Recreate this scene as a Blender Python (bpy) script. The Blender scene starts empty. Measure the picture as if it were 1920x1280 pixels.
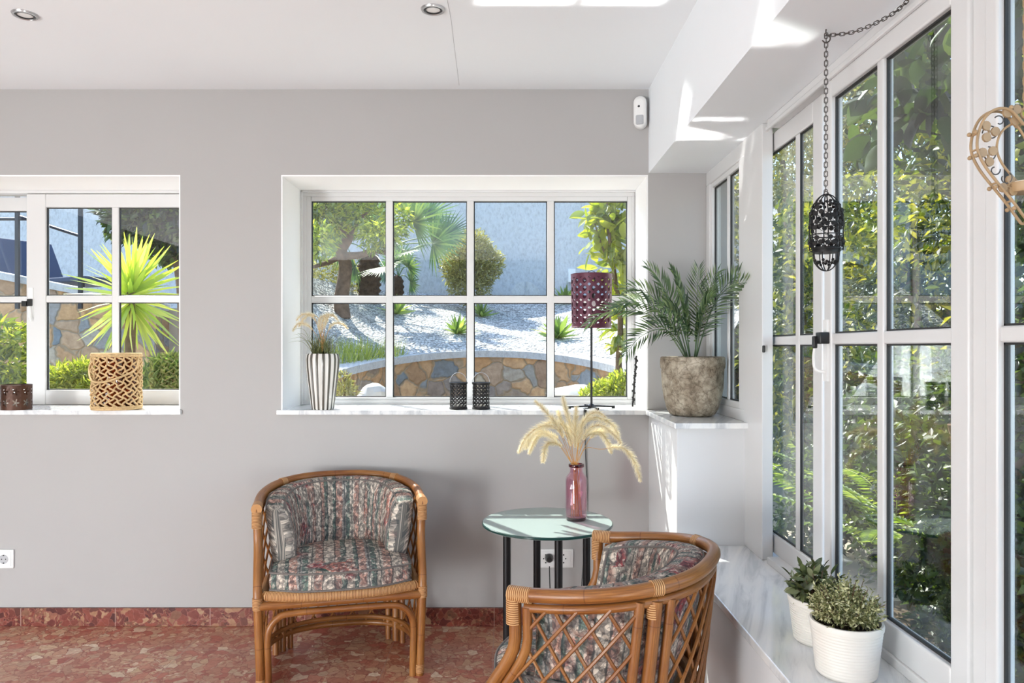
import bpy, math, random
import numpy as np
from mathutils import Vector, Matrix, Euler

random.seed(7)
RNG = np.random.default_rng(11)
PI = math.pi
SC = bpy.context.scene
COL = SC.collection
S = 0.002488            # metres per photo pixel on the back wall
F = 1400.0              # focal length in photo pixels
D = S * F               # distance camera to back wall
VX, VY, EYE = 950.0, 652.0, 1.294


def P(px, py, r):
    """photo pixel at a depth of r back-wall distances -> room coordinates"""
    return Vector(((px - VX) * S * r, r * D, EYE + (VY - py) * S * r))


# ------------------------------------------------------------------ objects
def tag(o, label=None, cat=None, group=None, kind=None):
    if label: o['label'] = label
    if cat: o['category'] = cat
    if group: o['group'] = group
    if kind: o['kind'] = kind
    return o


def thing(name, label, cat, loc=(0, 0, 0), rz=0.0, group=None, kind=None):
    o = bpy.data.objects.new(name, None)
    COL.objects.link(o)
    o.location = loc
    o.rotation_euler = (0, 0, rz)
    o.empty_display_size = 0.05
    return tag(o, label, cat, group, kind)


def copy_tree(o, parent=None):
    c = o.copy()
    COL.objects.link(c)
    if parent is not None:
        c.parent = parent
    for ch in list(o.children):
        copy_tree(ch, c)
    return c


def finish(me, name, mat, parent, smooth, angle, off):
    o = bpy.data.objects.new(name, me)
    COL.objects.link(o)
    if mat is not None:
        me.materials.append(mat)
    if smooth:
        me.shade_smooth()
        if angle is not None:
            me.set_sharp_from_angle(angle=math.radians(angle))
    if parent is not None:
        o.parent = parent
    return o


def worldloc(p):
    v = Vector((0, 0, 0))
    while p is not None:
        v = v + Vector(p.location)
        p = p.parent
    return v


def catmull(pts, n=6, closed=False):
    P_ = [Vector(p) for p in pts]
    out = []
    m = len(P_)
    rng = range(m) if closed else range(m - 1)
    for i in rng:
        if closed:
            a, b, c, d = P_[(i - 1) % m], P_[i], P_[(i + 1) % m], P_[(i + 2) % m]
        else:
            a, b, c, d = P_[max(i - 1, 0)], P_[i], P_[i + 1], P_[min(i + 2, m - 1)]
        for k in range(n):
            t = k / n
            out.append(0.5 * ((2 * b) + (c - a) * t + (2 * a - 5 * b + 4 * c - d) * t * t + (3 * b - a - 3 * c + d) * t ** 3))
    if not closed:
        out.append(P_[-1])
    return out


class MB:
    def __init__(s):
        s.v, s.f, s.uv = [], [], []

    def add(s, vs, fs, uvs=None):
        o = len(s.v)
        s.v.extend([tuple(v) for v in vs])
        for f in fs:
            s.f.append(tuple(i + o for i in f))
        s.uv.extend(uvs if uvs else [(0.0, 0.0)] * len(vs))
        return s

    def box(s, x0, x1, y0, y1, z0, z1):
        vs = [(x, y, z) for z in (z0, z1) for y in (y0, y1) for x in (x0, x1)]
        s.add(vs, [(0, 2, 3, 1), (4, 5, 7, 6), (0, 1, 5, 4), (2, 6, 7, 3), (0, 4, 6, 2), (1, 3, 7, 5)])
        return s

    def obox(s, c, ax, ay, az):
        """box with centre and three half-axis vectors"""
        c, ax, ay, az = Vector(c), Vector(ax), Vector(ay), Vector(az)
        vs = [c + ax * i + ay * j + az * k for k in (-1, 1) for j in (-1, 1) for i in (-1, 1)]
        s.add(vs, [(0, 2, 3, 1), (4, 5, 7, 6), (0, 1, 5, 4), (2, 6, 7, 3), (0, 4, 6, 2), (1, 3, 7, 5)])
        return s

    def tube(s, path, r, n=8, closed=False, cap=True, flat=1.0):
        path = [Vector(p) for p in path]
        m = len(path)
        if m < 2: return s
        rs = r if isinstance(r, (list, tuple)) else [r] * m
        tang = []
        for i in range(m):
            if closed:
                t = path[(i + 1) % m] - path[i - 1]
            else:
                t = path[min(i + 1, m - 1)] - path[max(i - 1, 0)]
            tang.append(t.normalized() if t.length > 1e-9 else Vector((0, 0, 1)))
        t0 = tang[0]
        up = Vector((0, 0, 1)) if abs(t0.z) < 0.9 else Vector((1, 0, 0))
        u = (up - t0 * up.dot(t0)).normalized()
        vs, uvs = [], []
        ln = 0.0
        for i in range(m):
            t = tang[i]
            u = u - t * u.dot(t)
            u = u.normalized() if u.length > 1e-6 else t.orthogonal().normalized()
            w = t.cross(u)
            if i: ln += (path[i] - path[i - 1]).length
            for k in range(n):
                a = 2 * PI * k / n
                vs.append(path[i] + (u * math.cos(a) * flat + w * math.sin(a)) * rs[i])
                uvs.append((ln, k / n))
        fs = []
        for i in range(m if closed else m - 1):
            j = (i + 1) % m
            for k in range(n):
                l = (k + 1) % n
                fs.append((i * n + k, i * n + l, j * n + l, j * n + k))
        if cap and not closed:
            fs.append(tuple(reversed(range(n))))
            fs.append(tuple((m - 1) * n + k for k in range(n)))
        return s.add(vs, fs, uvs)

    def lathe(s, prof, n=32, c=(0, 0, 0), rfun=None, cap=False):
        c = Vector(c)
        vs, uvs = [], []
        for i, (r, z) in enumerate(prof):
            for k in range(n):
                a = 2 * PI * k / n
                q = r * (rfun(a, z) if rfun else 1.0)
                vs.append(c + Vector((q * math.cos(a), q * math.sin(a), z)))
                uvs.append((k / n, i / max(1, len(prof) - 1)))
        fs = []
        for i in range(len(prof) - 1):
            for k in range(n):
                l = (k + 1) % n
                fs.append((i * n + k, i * n + l, (i + 1) * n + l, (i + 1) * n + k))
        if cap and prof[0][0] > 1e-3: fs.append(tuple(reversed(range(n))))
        if cap and prof[-1][0] > 1e-3: fs.append(tuple((len(prof) - 1) * n + k for k in range(n)))
        return s.add(vs, fs, uvs)

    def ball(s, c, r, nu=10, nv=7, sc=(1, 1, 1)):
        c = Vector(c)
        vs = [c + Vector((0, 0, -r * sc[2]))]
        for j in range(1, nv):
            b = -PI / 2 + PI * j / nv
            for k in range(nu):
                a = 2 * PI * k / nu
                vs.append(c + Vector((r * sc[0] * math.cos(b) * math.cos(a), r * sc[1] * math.cos(b) * math.sin(a), r * sc[2] * math.sin(b))))
        vs.append(c + Vector((0, 0, r * sc[2])))
        fs = [(0, 1 + (k + 1) % nu, 1 + k) for k in range(nu)]
        for j in range(nv - 2):
            for k in range(nu):
                l = (k + 1) % nu
                fs.append((1 + j * nu + k, 1 + j * nu + l, 1 + (j + 1) * nu + l, 1 + (j + 1) * nu + k))
        t = len(vs) - 1
        b0 = 1 + (nv - 2) * nu
        fs += [(b0 + k, b0 + (k + 1) % nu, t) for k in range(nu)]
        return s.add(vs, fs)

    def link(s, c, t, side, L, W, r):
        """one chain link: elongated ring, long axis t, short axis side"""
        c, t, side = Vector(c), Vector(t).normalized(), Vector(side).normalized()
        pts = []
        for k in range(14):
            a = 2 * PI * k / 14
            ca, sa = math.cos(a), math.sin(a)
            e = max(0, L / 2 - W / 2)
            pts.append(c + t * (ca * W / 2 + (e if ca > 0 else -e)) + side * (sa * W / 2))
        return s.tube(pts, r, 6, closed=True)

    def chain(s, path, L=0.02, W=0.009, r=0.0012):
        path = [Vector(p) for p in path]
        acc, k, nxt = 0.0, 0, L * 0.4
        for a, b in zip(path[:-1], path[1:]):
            seg = (b - a).length
            t = (b - a).normalized()
            while nxt <= acc + seg:
                c = a + t * (nxt - acc)
                o1 = Vector((1, 0, 0)) if abs(t.x) < 0.8 else Vector((0, 1, 0))
                o1 = (o1 - t * o1.dot(t)).normalized()
                side = (o1 * math.cos(0.4) + t.cross(o1) * math.sin(0.4)) if k % 2 == 0 else (o1 * -math.sin(0.4) + t.cross(o1) * math.cos(0.4))
                s.link(c, t, side, L, W, r)
                nxt += L * 0.76
                k += 1
            acc += seg
        return s

    def build(s, name, mat=None, parent=None, smooth=True, angle=40, bevel=0.0, seg=2, world=False, uv=False):
        off = worldloc(parent) if (world and parent is not None) else Vector((0, 0, 0))
        vs = [(v[0] - off.x, v[1] - off.y, v[2] - off.z) for v in s.v]
        me = bpy.data.meshes.new(name)
        me.from_pydata(vs, [], s.f)
        if uv:
            l = me.uv_layers.new(name='UVMap')
            for lp in me.loops:
                l.data[lp.index].uv = s.uv[lp.vertex_index]
        me.update()
        o = finish(me, name, mat, parent, smooth, angle, None)
        if bevel > 0:
            b = o.modifiers.new('bevel', 'BEVEL')
            b.width = bevel; b.segments = seg; b.limit_method = 'ANGLE'
            b.angle_limit = math.radians(35)
            b.harden_normals = False
        return o


def mesh_np(name, verts, faces, mat, parent=None, smooth=False):
    """numpy vertices (N,3) and quads (M,4) to an object"""
    me = bpy.data.meshes.new(name)
    verts = np.ascontiguousarray(verts, dtype=np.float32)
    faces = np.ascontiguousarray(faces, dtype=np.int32)
    m, k = faces.shape
    me.vertices.add(len(verts)); me.vertices.foreach_set('co', verts.ravel())
    me.loops.add(m * k); me.loops.foreach_set('vertex_index', faces.ravel())
    me.polygons.add(m)
    me.polygons.foreach_set('loop_start', np.arange(0, m * k, k, dtype=np.int32))
    me.update(calc_edges=True)
    me.validate()
    return finish(me, name, mat, parent, smooth, None, None)


LEAF = (np.array([[0, 0, 0], [.45, 0, -.06], [1, 0, -.12], [.45, -.5, .07], [.45, .5, .07]], float),
        np.array([[0, 1, 2, 3], [0, 4, 2, 1]]))
_st = [(.12, .26), (.32, .43), (.55, .45), (.78, .29)]
_rv = [[0, 0, 0]] + [q for x, w in _st for q in ([x, 0, -.10 * x * x], [x, -w, -.10 * x * x + .06], [x, w, -.10 * x * x + .06])] + [[1, 0, -.12]]
_rf = [[0, 1, 1, 2], [0, 3, 1, 1]]
for _i in range(3):
    _a, _b = 1 + 3 * _i, 4 + 3 * _i
    _rf += [[_a + 1, _a, _b, _b + 1], [_a, _a + 2, _b + 2, _b]]
_rf += [[11, 10, 13, 13], [10, 12, 13, 13]]
ROUND = (np.array(_rv, float), np.array(_rf))
BLADE = (np.array([[0, -.5, 0], [0, .5, 0], [.6, -.4, 0], [.6, .4, 0], [1, -.03, -.05], [1, .03, -.05]], float),
         np.array([[0, 1, 3, 2], [2, 3, 5, 4]]))
HAIR = (np.array([[0, -.5, 0], [0, .5, 0], [1, .1, 0], [1, -.1, 0]], float), np.array([[0, 1, 2, 3]]))


def leaf_arrays(pos, dirs, ln, wd, tmpl=LEAF, up=None):
    """instances of a leaf template: base pos, direction, length, width"""
    n = len(pos)
    T, Fq = tmpl
    d = dirs / (np.linalg.norm(dirs, axis=1, keepdims=True) + 1e-9)
    if up is None:
        up = RNG.normal(size=(n, 3)) * 0.5 + np.array([0, 0, 0.8])
    s = np.cross(up, d); s /= (np.linalg.norm(s, axis=1, keepdims=True) + 1e-9)
    w = np.cross(d, s)
    ln = np.broadcast_to(np.asarray(ln, float), (n,))
    wd = np.broadcast_to(np.asarray(wd, float), (n,))
    v = (pos[:, None, :] + d[:, None, :] * (T[None, :, 0:1] * ln[:, None, None])
         + s[:, None, :] * (T[None, :, 1:2] * wd[:, None, None])
         + w[:, None, :] * (T[None, :, 2:3] * ln[:, None, None]))
    f = Fq[None] + (np.arange(n) * len(T))[:, None, None]
    return v.reshape(-1, 3), f.reshape(-1, 4)


def clean(faces):
    return faces


class LB:
    """collects leaf arrays into one mesh; degenerate quads become triangles"""
    def __init__(s):
        s.v, s.f, s.n = [], [], 0

    def put(s, v, f):
        s.v.append(v); s.f.append(f + s.n); s.n += len(v)
        return s

    def leaves(s, *a, **k):
        return s.put(*leaf_arrays(*a, **k))

    def build(s, name, mat, parent=None, world=False):
        v = np.concatenate(s.v)
        f = np.concatenate(s.f)
        if world and parent is not None:
            v = v - np.array(worldloc(parent))[None]
        deg = (f[:, 0] == f[:, 1]) | (f[:, 1] == f[:, 2]) | (f[:, 2] == f[:, 3]) | (f[:, 3] == f[:, 0])
        me = bpy.data.meshes.new(name)
        quads = f[~deg]
        tris = f[deg]
        if len(tris):
            t2 = []
            for q in tris.tolist():
                o = []
                for i in q:
                    if i not in o: o.append(i)
                t2.append(o[:3])
            tris = np.array(t2, dtype=np.int32)
        me.vertices.add(len(v)); me.vertices.foreach_set('co', np.ascontiguousarray(v, np.float32).ravel())
        nl = len(quads) * 4 + (len(tris) * 3 if len(tris) else 0)
        idx = np.concatenate([quads.ravel(), tris.ravel() if len(tris) else np.zeros(0)]).astype(np.int32)
        st = np.concatenate([np.arange(len(quads)) * 4, len(quads) * 4 + np.arange(len(tris)) * 3]).astype(np.int32)
        me.loops.add(nl); me.loops.foreach_set('vertex_index', idx)
        me.polygons.add(len(st)); me.polygons.foreach_set('loop_start', st)
        me.update(calc_edges=True)
        return finish(me, name, mat, parent, True, None, None)


def blob_points(blobs, n, shell=0.45):
    """points in a set of ellipsoids (centre, radii), share by volume"""
    w = np.array([b[1][0] * b[1][1] * b[1][2] for b in blobs]) ** 0.7
    cnt = np.maximum(1, (n * w / w.sum()).astype(int))
    ps, ds = [], []
    for (c, r), k in zip(blobs, cnt):
        d = RNG.normal(size=(k, 3)); d /= np.linalg.norm(d, axis=1, keepdims=True)
        rad = shell + (1 - shell) * RNG.random((k, 1)) ** 0.6
        ps.append(np.array(c)[None] + d * rad * np.array(r)[None])
        ds.append(d)
    return np.concatenate(ps), np.concatenate(ds)


def crown(lb, blobs, n, ln, wd, tmpl=LEAF, shell=0.4, droop=0.2, rnd=0.9):
    p, d = blob_points(blobs, n, shell)
    k = len(p)
    dd = d + RNG.normal(size=(k, 3)) * rnd + np.array([0, 0, -droop])
    L = ln * (0.65 + 0.7 * RNG.random(k))
    return lb.leaves(p, dd, L, wd * (0.7 + 0.6 * RNG.random(k)), tmpl)
# ------------------------------------------------------------------ materials
def nt(name):
    m = bpy.data.materials.new(name)
    m.use_nodes = True
    t = m.node_tree
    t.nodes.clear()
    out = t.nodes.new('ShaderNodeOutputMaterial')
    return m, t, out


def nd(t, typ, inputs=None, **props):
    n = t.nodes.new(typ)
    for k, v in props.items():
        setattr(n, k, v)
    for k, v in (inputs or {}).items():
        if isinstance(v, bpy.types.NodeSocket):
            t.links.new(v, n.inputs[k])
        else:
            n.inputs[k].default_value = v
    return n


def ramp(t, fac, stops, interp='LINEAR'):
    n = t.nodes.new('ShaderNodeValToRGB')
    n.color_ramp.interpolation = interp
    el = n.color_ramp.elements
    while len(el) < len(stops): el.new(0.5)
    for e, (p, c) in zip(el, stops):
        e.position = p
        e.color = (c[0], c[1], c[2], 1.0) if not isinstance(c, (int, float)) else (c, c, c, 1.0)
    t.links.new(fac, n.inputs['Fac'])
    return n.outputs['Color']


def srgb(r, g, b):
    f = lambda c: (c / 255 / 12.92) if c / 255 <= 0.04045 else ((c / 255 + 0.055) / 1.055) ** 2.4
    return (f(r), f(g), f(b), 1.0)


def coords(t, kind='Object', scale=(1, 1, 1), rot=(0, 0, 0)):
    tc = t.nodes.new('ShaderNodeTexCoord')
    mp = nd(t, 'ShaderNodeMapping', {'Vector': tc.outputs[kind], 'Scale': scale, 'Rotation': rot})
    return mp.outputs['Vector']


def worldpos(t, scale=(1, 1, 1), rot=(0, 0, 0)):
    g = t.nodes.new('ShaderNodeNewGeometry')
    mp = nd(t, 'ShaderNodeMapping', {'Vector': g.outputs['Position'], 'Scale': scale, 'Rotation': rot})
    return mp.outputs['Vector']


def noise(t, vec, scale, detail=3, rough=0.55, dist=0.0):
    return nd(t, 'ShaderNodeTexNoise', {'Vector': vec, 'Scale': scale, 'Detail': detail, 'Roughness': rough, 'Distortion': dist})


def voro(t, vec, scale, feature='F1', rnd=1.0):
    n = nd(t, 'ShaderNodeTexVoronoi', {'Vector': vec, 'Scale': scale, 'Randomness': rnd}, feature=feature)
    return n


def mixc(t, fac, a, b, blend='MIX'):
    n = t.nodes.new('ShaderNodeMix')
    n.data_type = 'RGBA'; n.blend_type = blend
    for s, v in ((n.inputs[0], fac), (n.inputs[6], a), (n.inputs[7], b)):
        if isinstance(v, bpy.types.NodeSocket): t.links.new(v, s)
        else: s.default_value = v
    return n.outputs[2]


def math_(t, op, a, b=0.0):
    n = t.nodes.new('ShaderNodeMath'); n.operation = op
    for s, v in zip(n.inputs, (a, b)):
        if isinstance(v, bpy.types.NodeSocket): t.links.new(v, s)
        else: s.default_value = v
    return n.outputs[0]


def bsdf(t, out, color, rough=0.5, metal=0.0, spec=0.5, bump=None, bstr=0.2, bdist=0.01, **kw):
    b = t.nodes.new('ShaderNodeBsdfPrincipled')
    for k, v in (('Base Color', color), ('Roughness', rough), ('Metallic', metal), ('Specular IOR Level', spec)):
        if isinstance(v, bpy.types.NodeSocket): t.links.new(v, b.inputs[k])
        else: b.inputs[k].default_value = v
    for k, v in kw.items():
        b.inputs[k.replace('_', ' ')].default_value = v
    if bump is not None:
        bn = nd(t, 'ShaderNodeBump', {'Strength': bstr, 'Distance': bdist, 'Height': bump})
        t.links.new(bn.outputs[0], b.inputs['Normal'])
    t.links.new(b.outputs[0], out.inputs['Surface'])
    return b


def plain(name, col, rough=0.5, metal=0.0, spec=0.5, var=0.06, vscale=8.0, bumps=0.0, bscale=200.0):
    m, t, out = nt(name)
    v = coords(t)
    n = noise(t, v, vscale, 4)
    c = (col[0], col[1], col[2], 1)
    lo = tuple(max(0, x * (1 - var)) for x in col[:3]); hi = tuple(min(1, x * (1 + var)) for x in col[:3])
    color = ramp(t, n.outputs['Fac'], [(0.3, lo), (0.7, hi)])
    bump = noise(t, v, bscale, 2).outputs['Fac'] if bumps else None
    bsdf(t, out, color, rough, metal, spec, bump, bumps, 0.002)
    return m


def leafmat(name, cols, trans=0.45, rough=0.45, gloss=0.06, tint=(1.0, 1.0, .55)):
    """leaf: diffuse + translucent + a little gloss, colour varies from leaf to leaf"""
    m, t, out = nt(name)
    g = t.nodes.new('ShaderNodeNewGeometry')
    k = len(cols)
    col = ramp(t, g.outputs['Random Per Island'], [(i / max(1, k - 1), c) for i, c in enumerate(cols)])
    d = nd(t, 'ShaderNodeBsdfDiffuse', {'Color': col})
    tcol = mixc(t, 1.0, col, (*tint, 1), 'MULTIPLY')
    tcol = mixc(t, 1.0, tcol, (1.5, 1.5, 1.2, 1), 'MULTIPLY')
    tr = nd(t, 'ShaderNodeBsdfTranslucent', {'Color': tcol})
    mx = nd(t, 'ShaderNodeMixShader', {0: trans, 1: d.outputs[0], 2: tr.outputs[0]})
    gl = nd(t, 'ShaderNodeBsdfGlossy', {'Color': (1, 1, 1, 1), 'Roughness': rough})
    mx2 = nd(t, 'ShaderNodeMixShader', {0: gloss, 1: mx.outputs[0], 2: gl.outputs[0]})
    t.links.new(mx2.outputs[0], out.inputs['Surface'])
    return m


def glassmat(name, tint=(1, 1, 1), ior=1.5, rough=0.0, boost=1.0):
    """thin sheet of glass: clear (tinted) transmission with Fresnel reflection"""
    m, t, out = nt(name)
    tr = nd(t, 'ShaderNodeBsdfTransparent', {'Color': (*tint, 1)})
    gl = nd(t, 'ShaderNodeBsdfGlossy', {'Color': (1, 1, 1, 1), 'Roughness': rough})
    # rays are not bent inside the sheet, so the far face needs the same outside-to-glass ratio
    g = t.nodes.new('ShaderNodeNewGeometry')
    i = nd(t, 'ShaderNodeMapRange', {0: g.outputs['Backfacing'], 3: ior, 4: 1.0 / ior})
    fr = nd(t, 'ShaderNodeFresnel', {'IOR': i.outputs[0]})
    fac = math_(t, 'MULTIPLY', fr.outputs[0], boost)
    mx = nd(t, 'ShaderNodeMixShader', {0: fac, 1: tr.outputs[0], 2: gl.outputs[0]})
    t.links.new(mx.outputs[0], out.inputs['Surface'])
    return m


M = {}
M['wall'] = plain('painted_plaster', (0.425, 0.415, 0.408), 0.85, 0, 0.25, 0.012, 1.5, 0.08, 90)
M['pier'] = plain('pier_paint', (0.68, 0.69, 0.70), 0.8, 0, 0.25, 0.01, 1.5)
M['far_paint'] = plain('taupe_paint', (0.16, 0.145, 0.13), 0.85)
M['ceiling'] = plain('ceiling_paint', (0.83, 0.86, 0.885), 0.8, 0, 0.25, 0.008, 1.5, 0.05, 60)
M['white'] = plain('white_lacquer', (0.67, 0.67, 0.668), 0.28, 0, 0.5, 0.01, 3)
M['reveal'] = plain('white_reveal', (0.92, 0.92, 0.915), 0.7, 0, 0.3, 0.01, 3)
M['white_plastic'] = plain('white_plastic', (0.80, 0.80, 0.79), 0.4, 0, 0.5, 0.01, 3)
M['grey_plastic'] = plain('grey_plastic', (0.42, 0.43, 0.45), 0.4)
M['dark'] = plain('black_plastic', (0.012, 0.012, 0.013), 0.35)
M['gasket'] = plain('black_gasket', (0.02, 0.02, 0.02), 0.6)
M['black_metal'] = plain('black_metal', (0.018, 0.018, 0.02), 0.38, 0.6)
M['iron'] = plain('wrought_iron', (0.012, 0.011, 0.011), 0.5, 0.3)
M['steel'] = plain('satin_steel', (0.55, 0.55, 0.56), 0.3, 0.9)
M['chain'] = plain('dark_chain', (0.11, 0.10, 0.095), 0.45, 0.7)
M['cream'] = plain('cream_metal', (0.37, 0.25, 0.135), 0.5, 0.0, 0.5, 0.15, 30)
M['candle'] = plain('wax', (0.85, 0.80, 0.70), 0.5)
M['soil'] = plain('potting_soil', (0.045, 0.032, 0.022), 0.95, 0, 0.2, 0.4, 60, 0.6, 120)
M['glass'] = glassmat('window_glass', (0.93, 0.955, 0.95), 1.52, 0.0, 1.25)

M['table_edge'] = plain('green_glass_edge', (0.012, 0.05, 0.045), 0.15)
M['pink_glass'] = glassmat('pink_glass', (0.93, 0.77, 0.83), 1.5, 0.0, 1.3)
M['pink_dark'] = glassmat('dark_pink_glass', (0.26, 0.05, 0.09), 1.5, 0.0, 1.3)
M['amber'] = glassmat('amber_glass', (0.62, 0.35, 0.18), 1.5, 0.02, 1.0)


def satin_glass():
    m, t, out = nt('satin_table_glass')
    tr = nd(t, 'ShaderNodeBsdfTransparent', {'Color': (.80, .93, .91, 1)})
    df = nd(t, 'ShaderNodeBsdfDiffuse', {'Color': srgb(196, 216, 214)})
    gl = nd(t, 'ShaderNodeBsdfGlossy', {'Color': (1, 1, 1, 1), 'Roughness': .02})
    lw = nd(t, 'ShaderNodeFresnel', {'IOR': 1.5})
    a = nd(t, 'ShaderNodeMixShader', {0: .55, 1: tr.outputs[0], 2: df.outputs[0]})
    b_ = nd(t, 'ShaderNodeMixShader', {0: lw.outputs[0], 1: a.outputs[0], 2: gl.outputs[0]})
    t.links.new(b_.outputs[0], out.inputs['Surface'])
    return m


def marble():
    m, t, out = nt('white_marble')
    v = worldpos(t, (1, 1, 1), (0, 0, 0.35))
    st = nd(t, 'ShaderNodeMapping', {'Vector': v, 'Scale': (14, 1.6, 6)})
    n = noise(t, st.outputs[0], 1.3, 6, 0.6, 0.8)
    c = ramp(t, n.outputs['Fac'], [(0.36, srgb(196, 200, 204)), (0.5, srgb(228, 230, 231)), (0.72, srgb(240, 240, 238))])
    bsdf(t, out, c, 0.04, 0, 0.6)
    return m


def breccia(name, dark, scale):
    """red marble breccia tiles with fine joints"""
    m, t, out = nt(name)
    v = worldpos(t)
    nz = noise(t, v, 9, 3)
    w = mixc(t, 0.11, v, nz.outputs['Color'], 'ADD')
    vo = voro(t, w, scale)
    ve = voro(t, w, scale, 'DISTANCE_TO_EDGE')
    vs = voro(t, w, scale * 3.1)
    sep = t.nodes.new('ShaderNodeSeparateColor'); t.links.new(vo.outputs['Color'], sep.inputs[0])
    if dark:
        stops = [(0.0, srgb(66, 22, 20)), (0.25, srgb(108, 46, 38)), (0.5, srgb(134, 66, 50)), (0.7, srgb(84, 34, 28)), (0.86, srgb(158, 118, 88)), (1.0, srgb(168, 140, 108))]
        matrix = srgb(140, 84, 74)
    else:
        stops = [(0.0, srgb(166, 84, 70)), (0.2, srgb(192, 118, 98)), (0.36, srgb(206, 178, 142)), (0.5, srgb(178, 104, 86)), (0.62, srgb(216, 186, 152)), (0.76, srgb(170, 100, 82)), (0.9, srgb(196, 168, 138)), (1.0, srgb(238, 222, 198))]
        matrix = srgb(150, 76, 64)
    big = ramp(t, sep.outputs[0], stops)
    sp2 = t.nodes.new('ShaderNodeSeparateColor'); t.links.new(vs.outputs['Color'], sp2.inputs[0])
    small = ramp(t, sp2.outputs[0], stops)
    c = mixc(t, ramp(t, sep.outputs[1], [(0.55, 0.0), (0.6, 0.75)]), big, small)
    c = mixc(t, ramp(t, ve.outputs['Distance'], [(0.01, 0.9), (0.05, 0.0)]), c, matrix)
    blot = noise(t, v, 2.2, 3)
    c = mixc(t, ramp(t, blot.outputs['Fac'], [(0.45, 0.0), (0.7, 0.35)]), c, matrix)
    fine = noise(t, v, 60, 4)
    c = mixc(t, 0.5, c, ramp(t, fine.outputs['Fac'], [(0.3, srgb(196, 168, 156)), (0.6, (1, 1, 1))]), 'MULTIPLY')
    # joints
    sx = t.nodes.new('ShaderNodeSeparateXYZ'); t.links.new(v, sx.inputs[0])
    def line(o, off):
        f = math_(t, 'FRACT', math_(t, 'MULTIPLY', math_(t, 'ADD', o, off), 1 / 0.44))
        return math_(t, 'LESS_THAN', f, 0.009)
    j = line(sx.outputs[0], 10.0 + 0.18)
    if not dark:
        j = math_(t, 'MAXIMUM', j, line(sx.outputs[1], 10.0 + 0.44 - 0.0))
    c = mixc(t, math_(t, 'MULTIPLY', j, 0.7), c, srgb(170, 140, 128))
    bsdf(t, out, c, 0.28, 0, 0.45)
    return m


def rattan():
    m, t, out = nt('honey_rattan')
    uv = nd(t, 'ShaderNodeTexCoord')
    mp = nd(t, 'ShaderNodeMapping', {'Vector': uv.outputs['UV'], 'Scale': (3.0, 9, 1)})
    n = noise(t, mp.outputs[0], 4, 5, 0.65)
    n2 = noise(t, coords(t, 'Object'), 5, 2)
    c = ramp(t, n.outputs['Fac'], [(0.28, srgb(82, 42, 14)), (0.5, srgb(134, 80, 34)), (0.72, srgb(172, 116, 58))])
    c = mixc(t, 0.35, c, ramp(t, n2.outputs['Fac'], [(0.35, srgb(108, 60, 24)), (0.65, srgb(178, 128, 70))]))
    # growth nodes: dark rings every 0.23 m of the cane
    sx = t.nodes.new('ShaderNodeSeparateXYZ'); t.links.new(uv.outputs['UV'], sx.inputs[0])
    fr = math_(t, 'FRACT', math_(t, 'MULTIPLY', math_(t, 'ADD', sx.outputs[0], 0.07), 1 / 0.23))
    c = mixc(t, math_(t, 'MULTIPLY', math_(t, 'LESS_THAN', fr, 0.012), 0.6), c, srgb(92, 46, 14))
    bsdf(t, out, c, 0.33, 0, 0.5, n.outputs['Fac'], 0.12, 0.002)
    return m


def wrap():
    m, t, out = nt('cane_wrap')
    uv = nd(t, 'ShaderNodeTexCoord')
    sx = t.nodes.new('ShaderNodeSeparateXYZ'); t.links.new(uv.outputs['UV'], sx.inputs[0])
    wv = math_(t, 'SINE', math_(t, 'MULTIPLY', sx.outputs[0], 2 * PI / 0.0055))
    c = ramp(t, math_(t, 'ADD', math_(t, 'MULTIPLY', wv, 0.5), 0.5), [(0.1, srgb(128, 80, 40)), (0.5, srgb(186, 136, 86)), (0.9, srgb(206, 162, 114))])
    bsdf(t, out, c, 0.45, 0, 0.4, wv, 0.5, 0.002)
    return m


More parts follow.
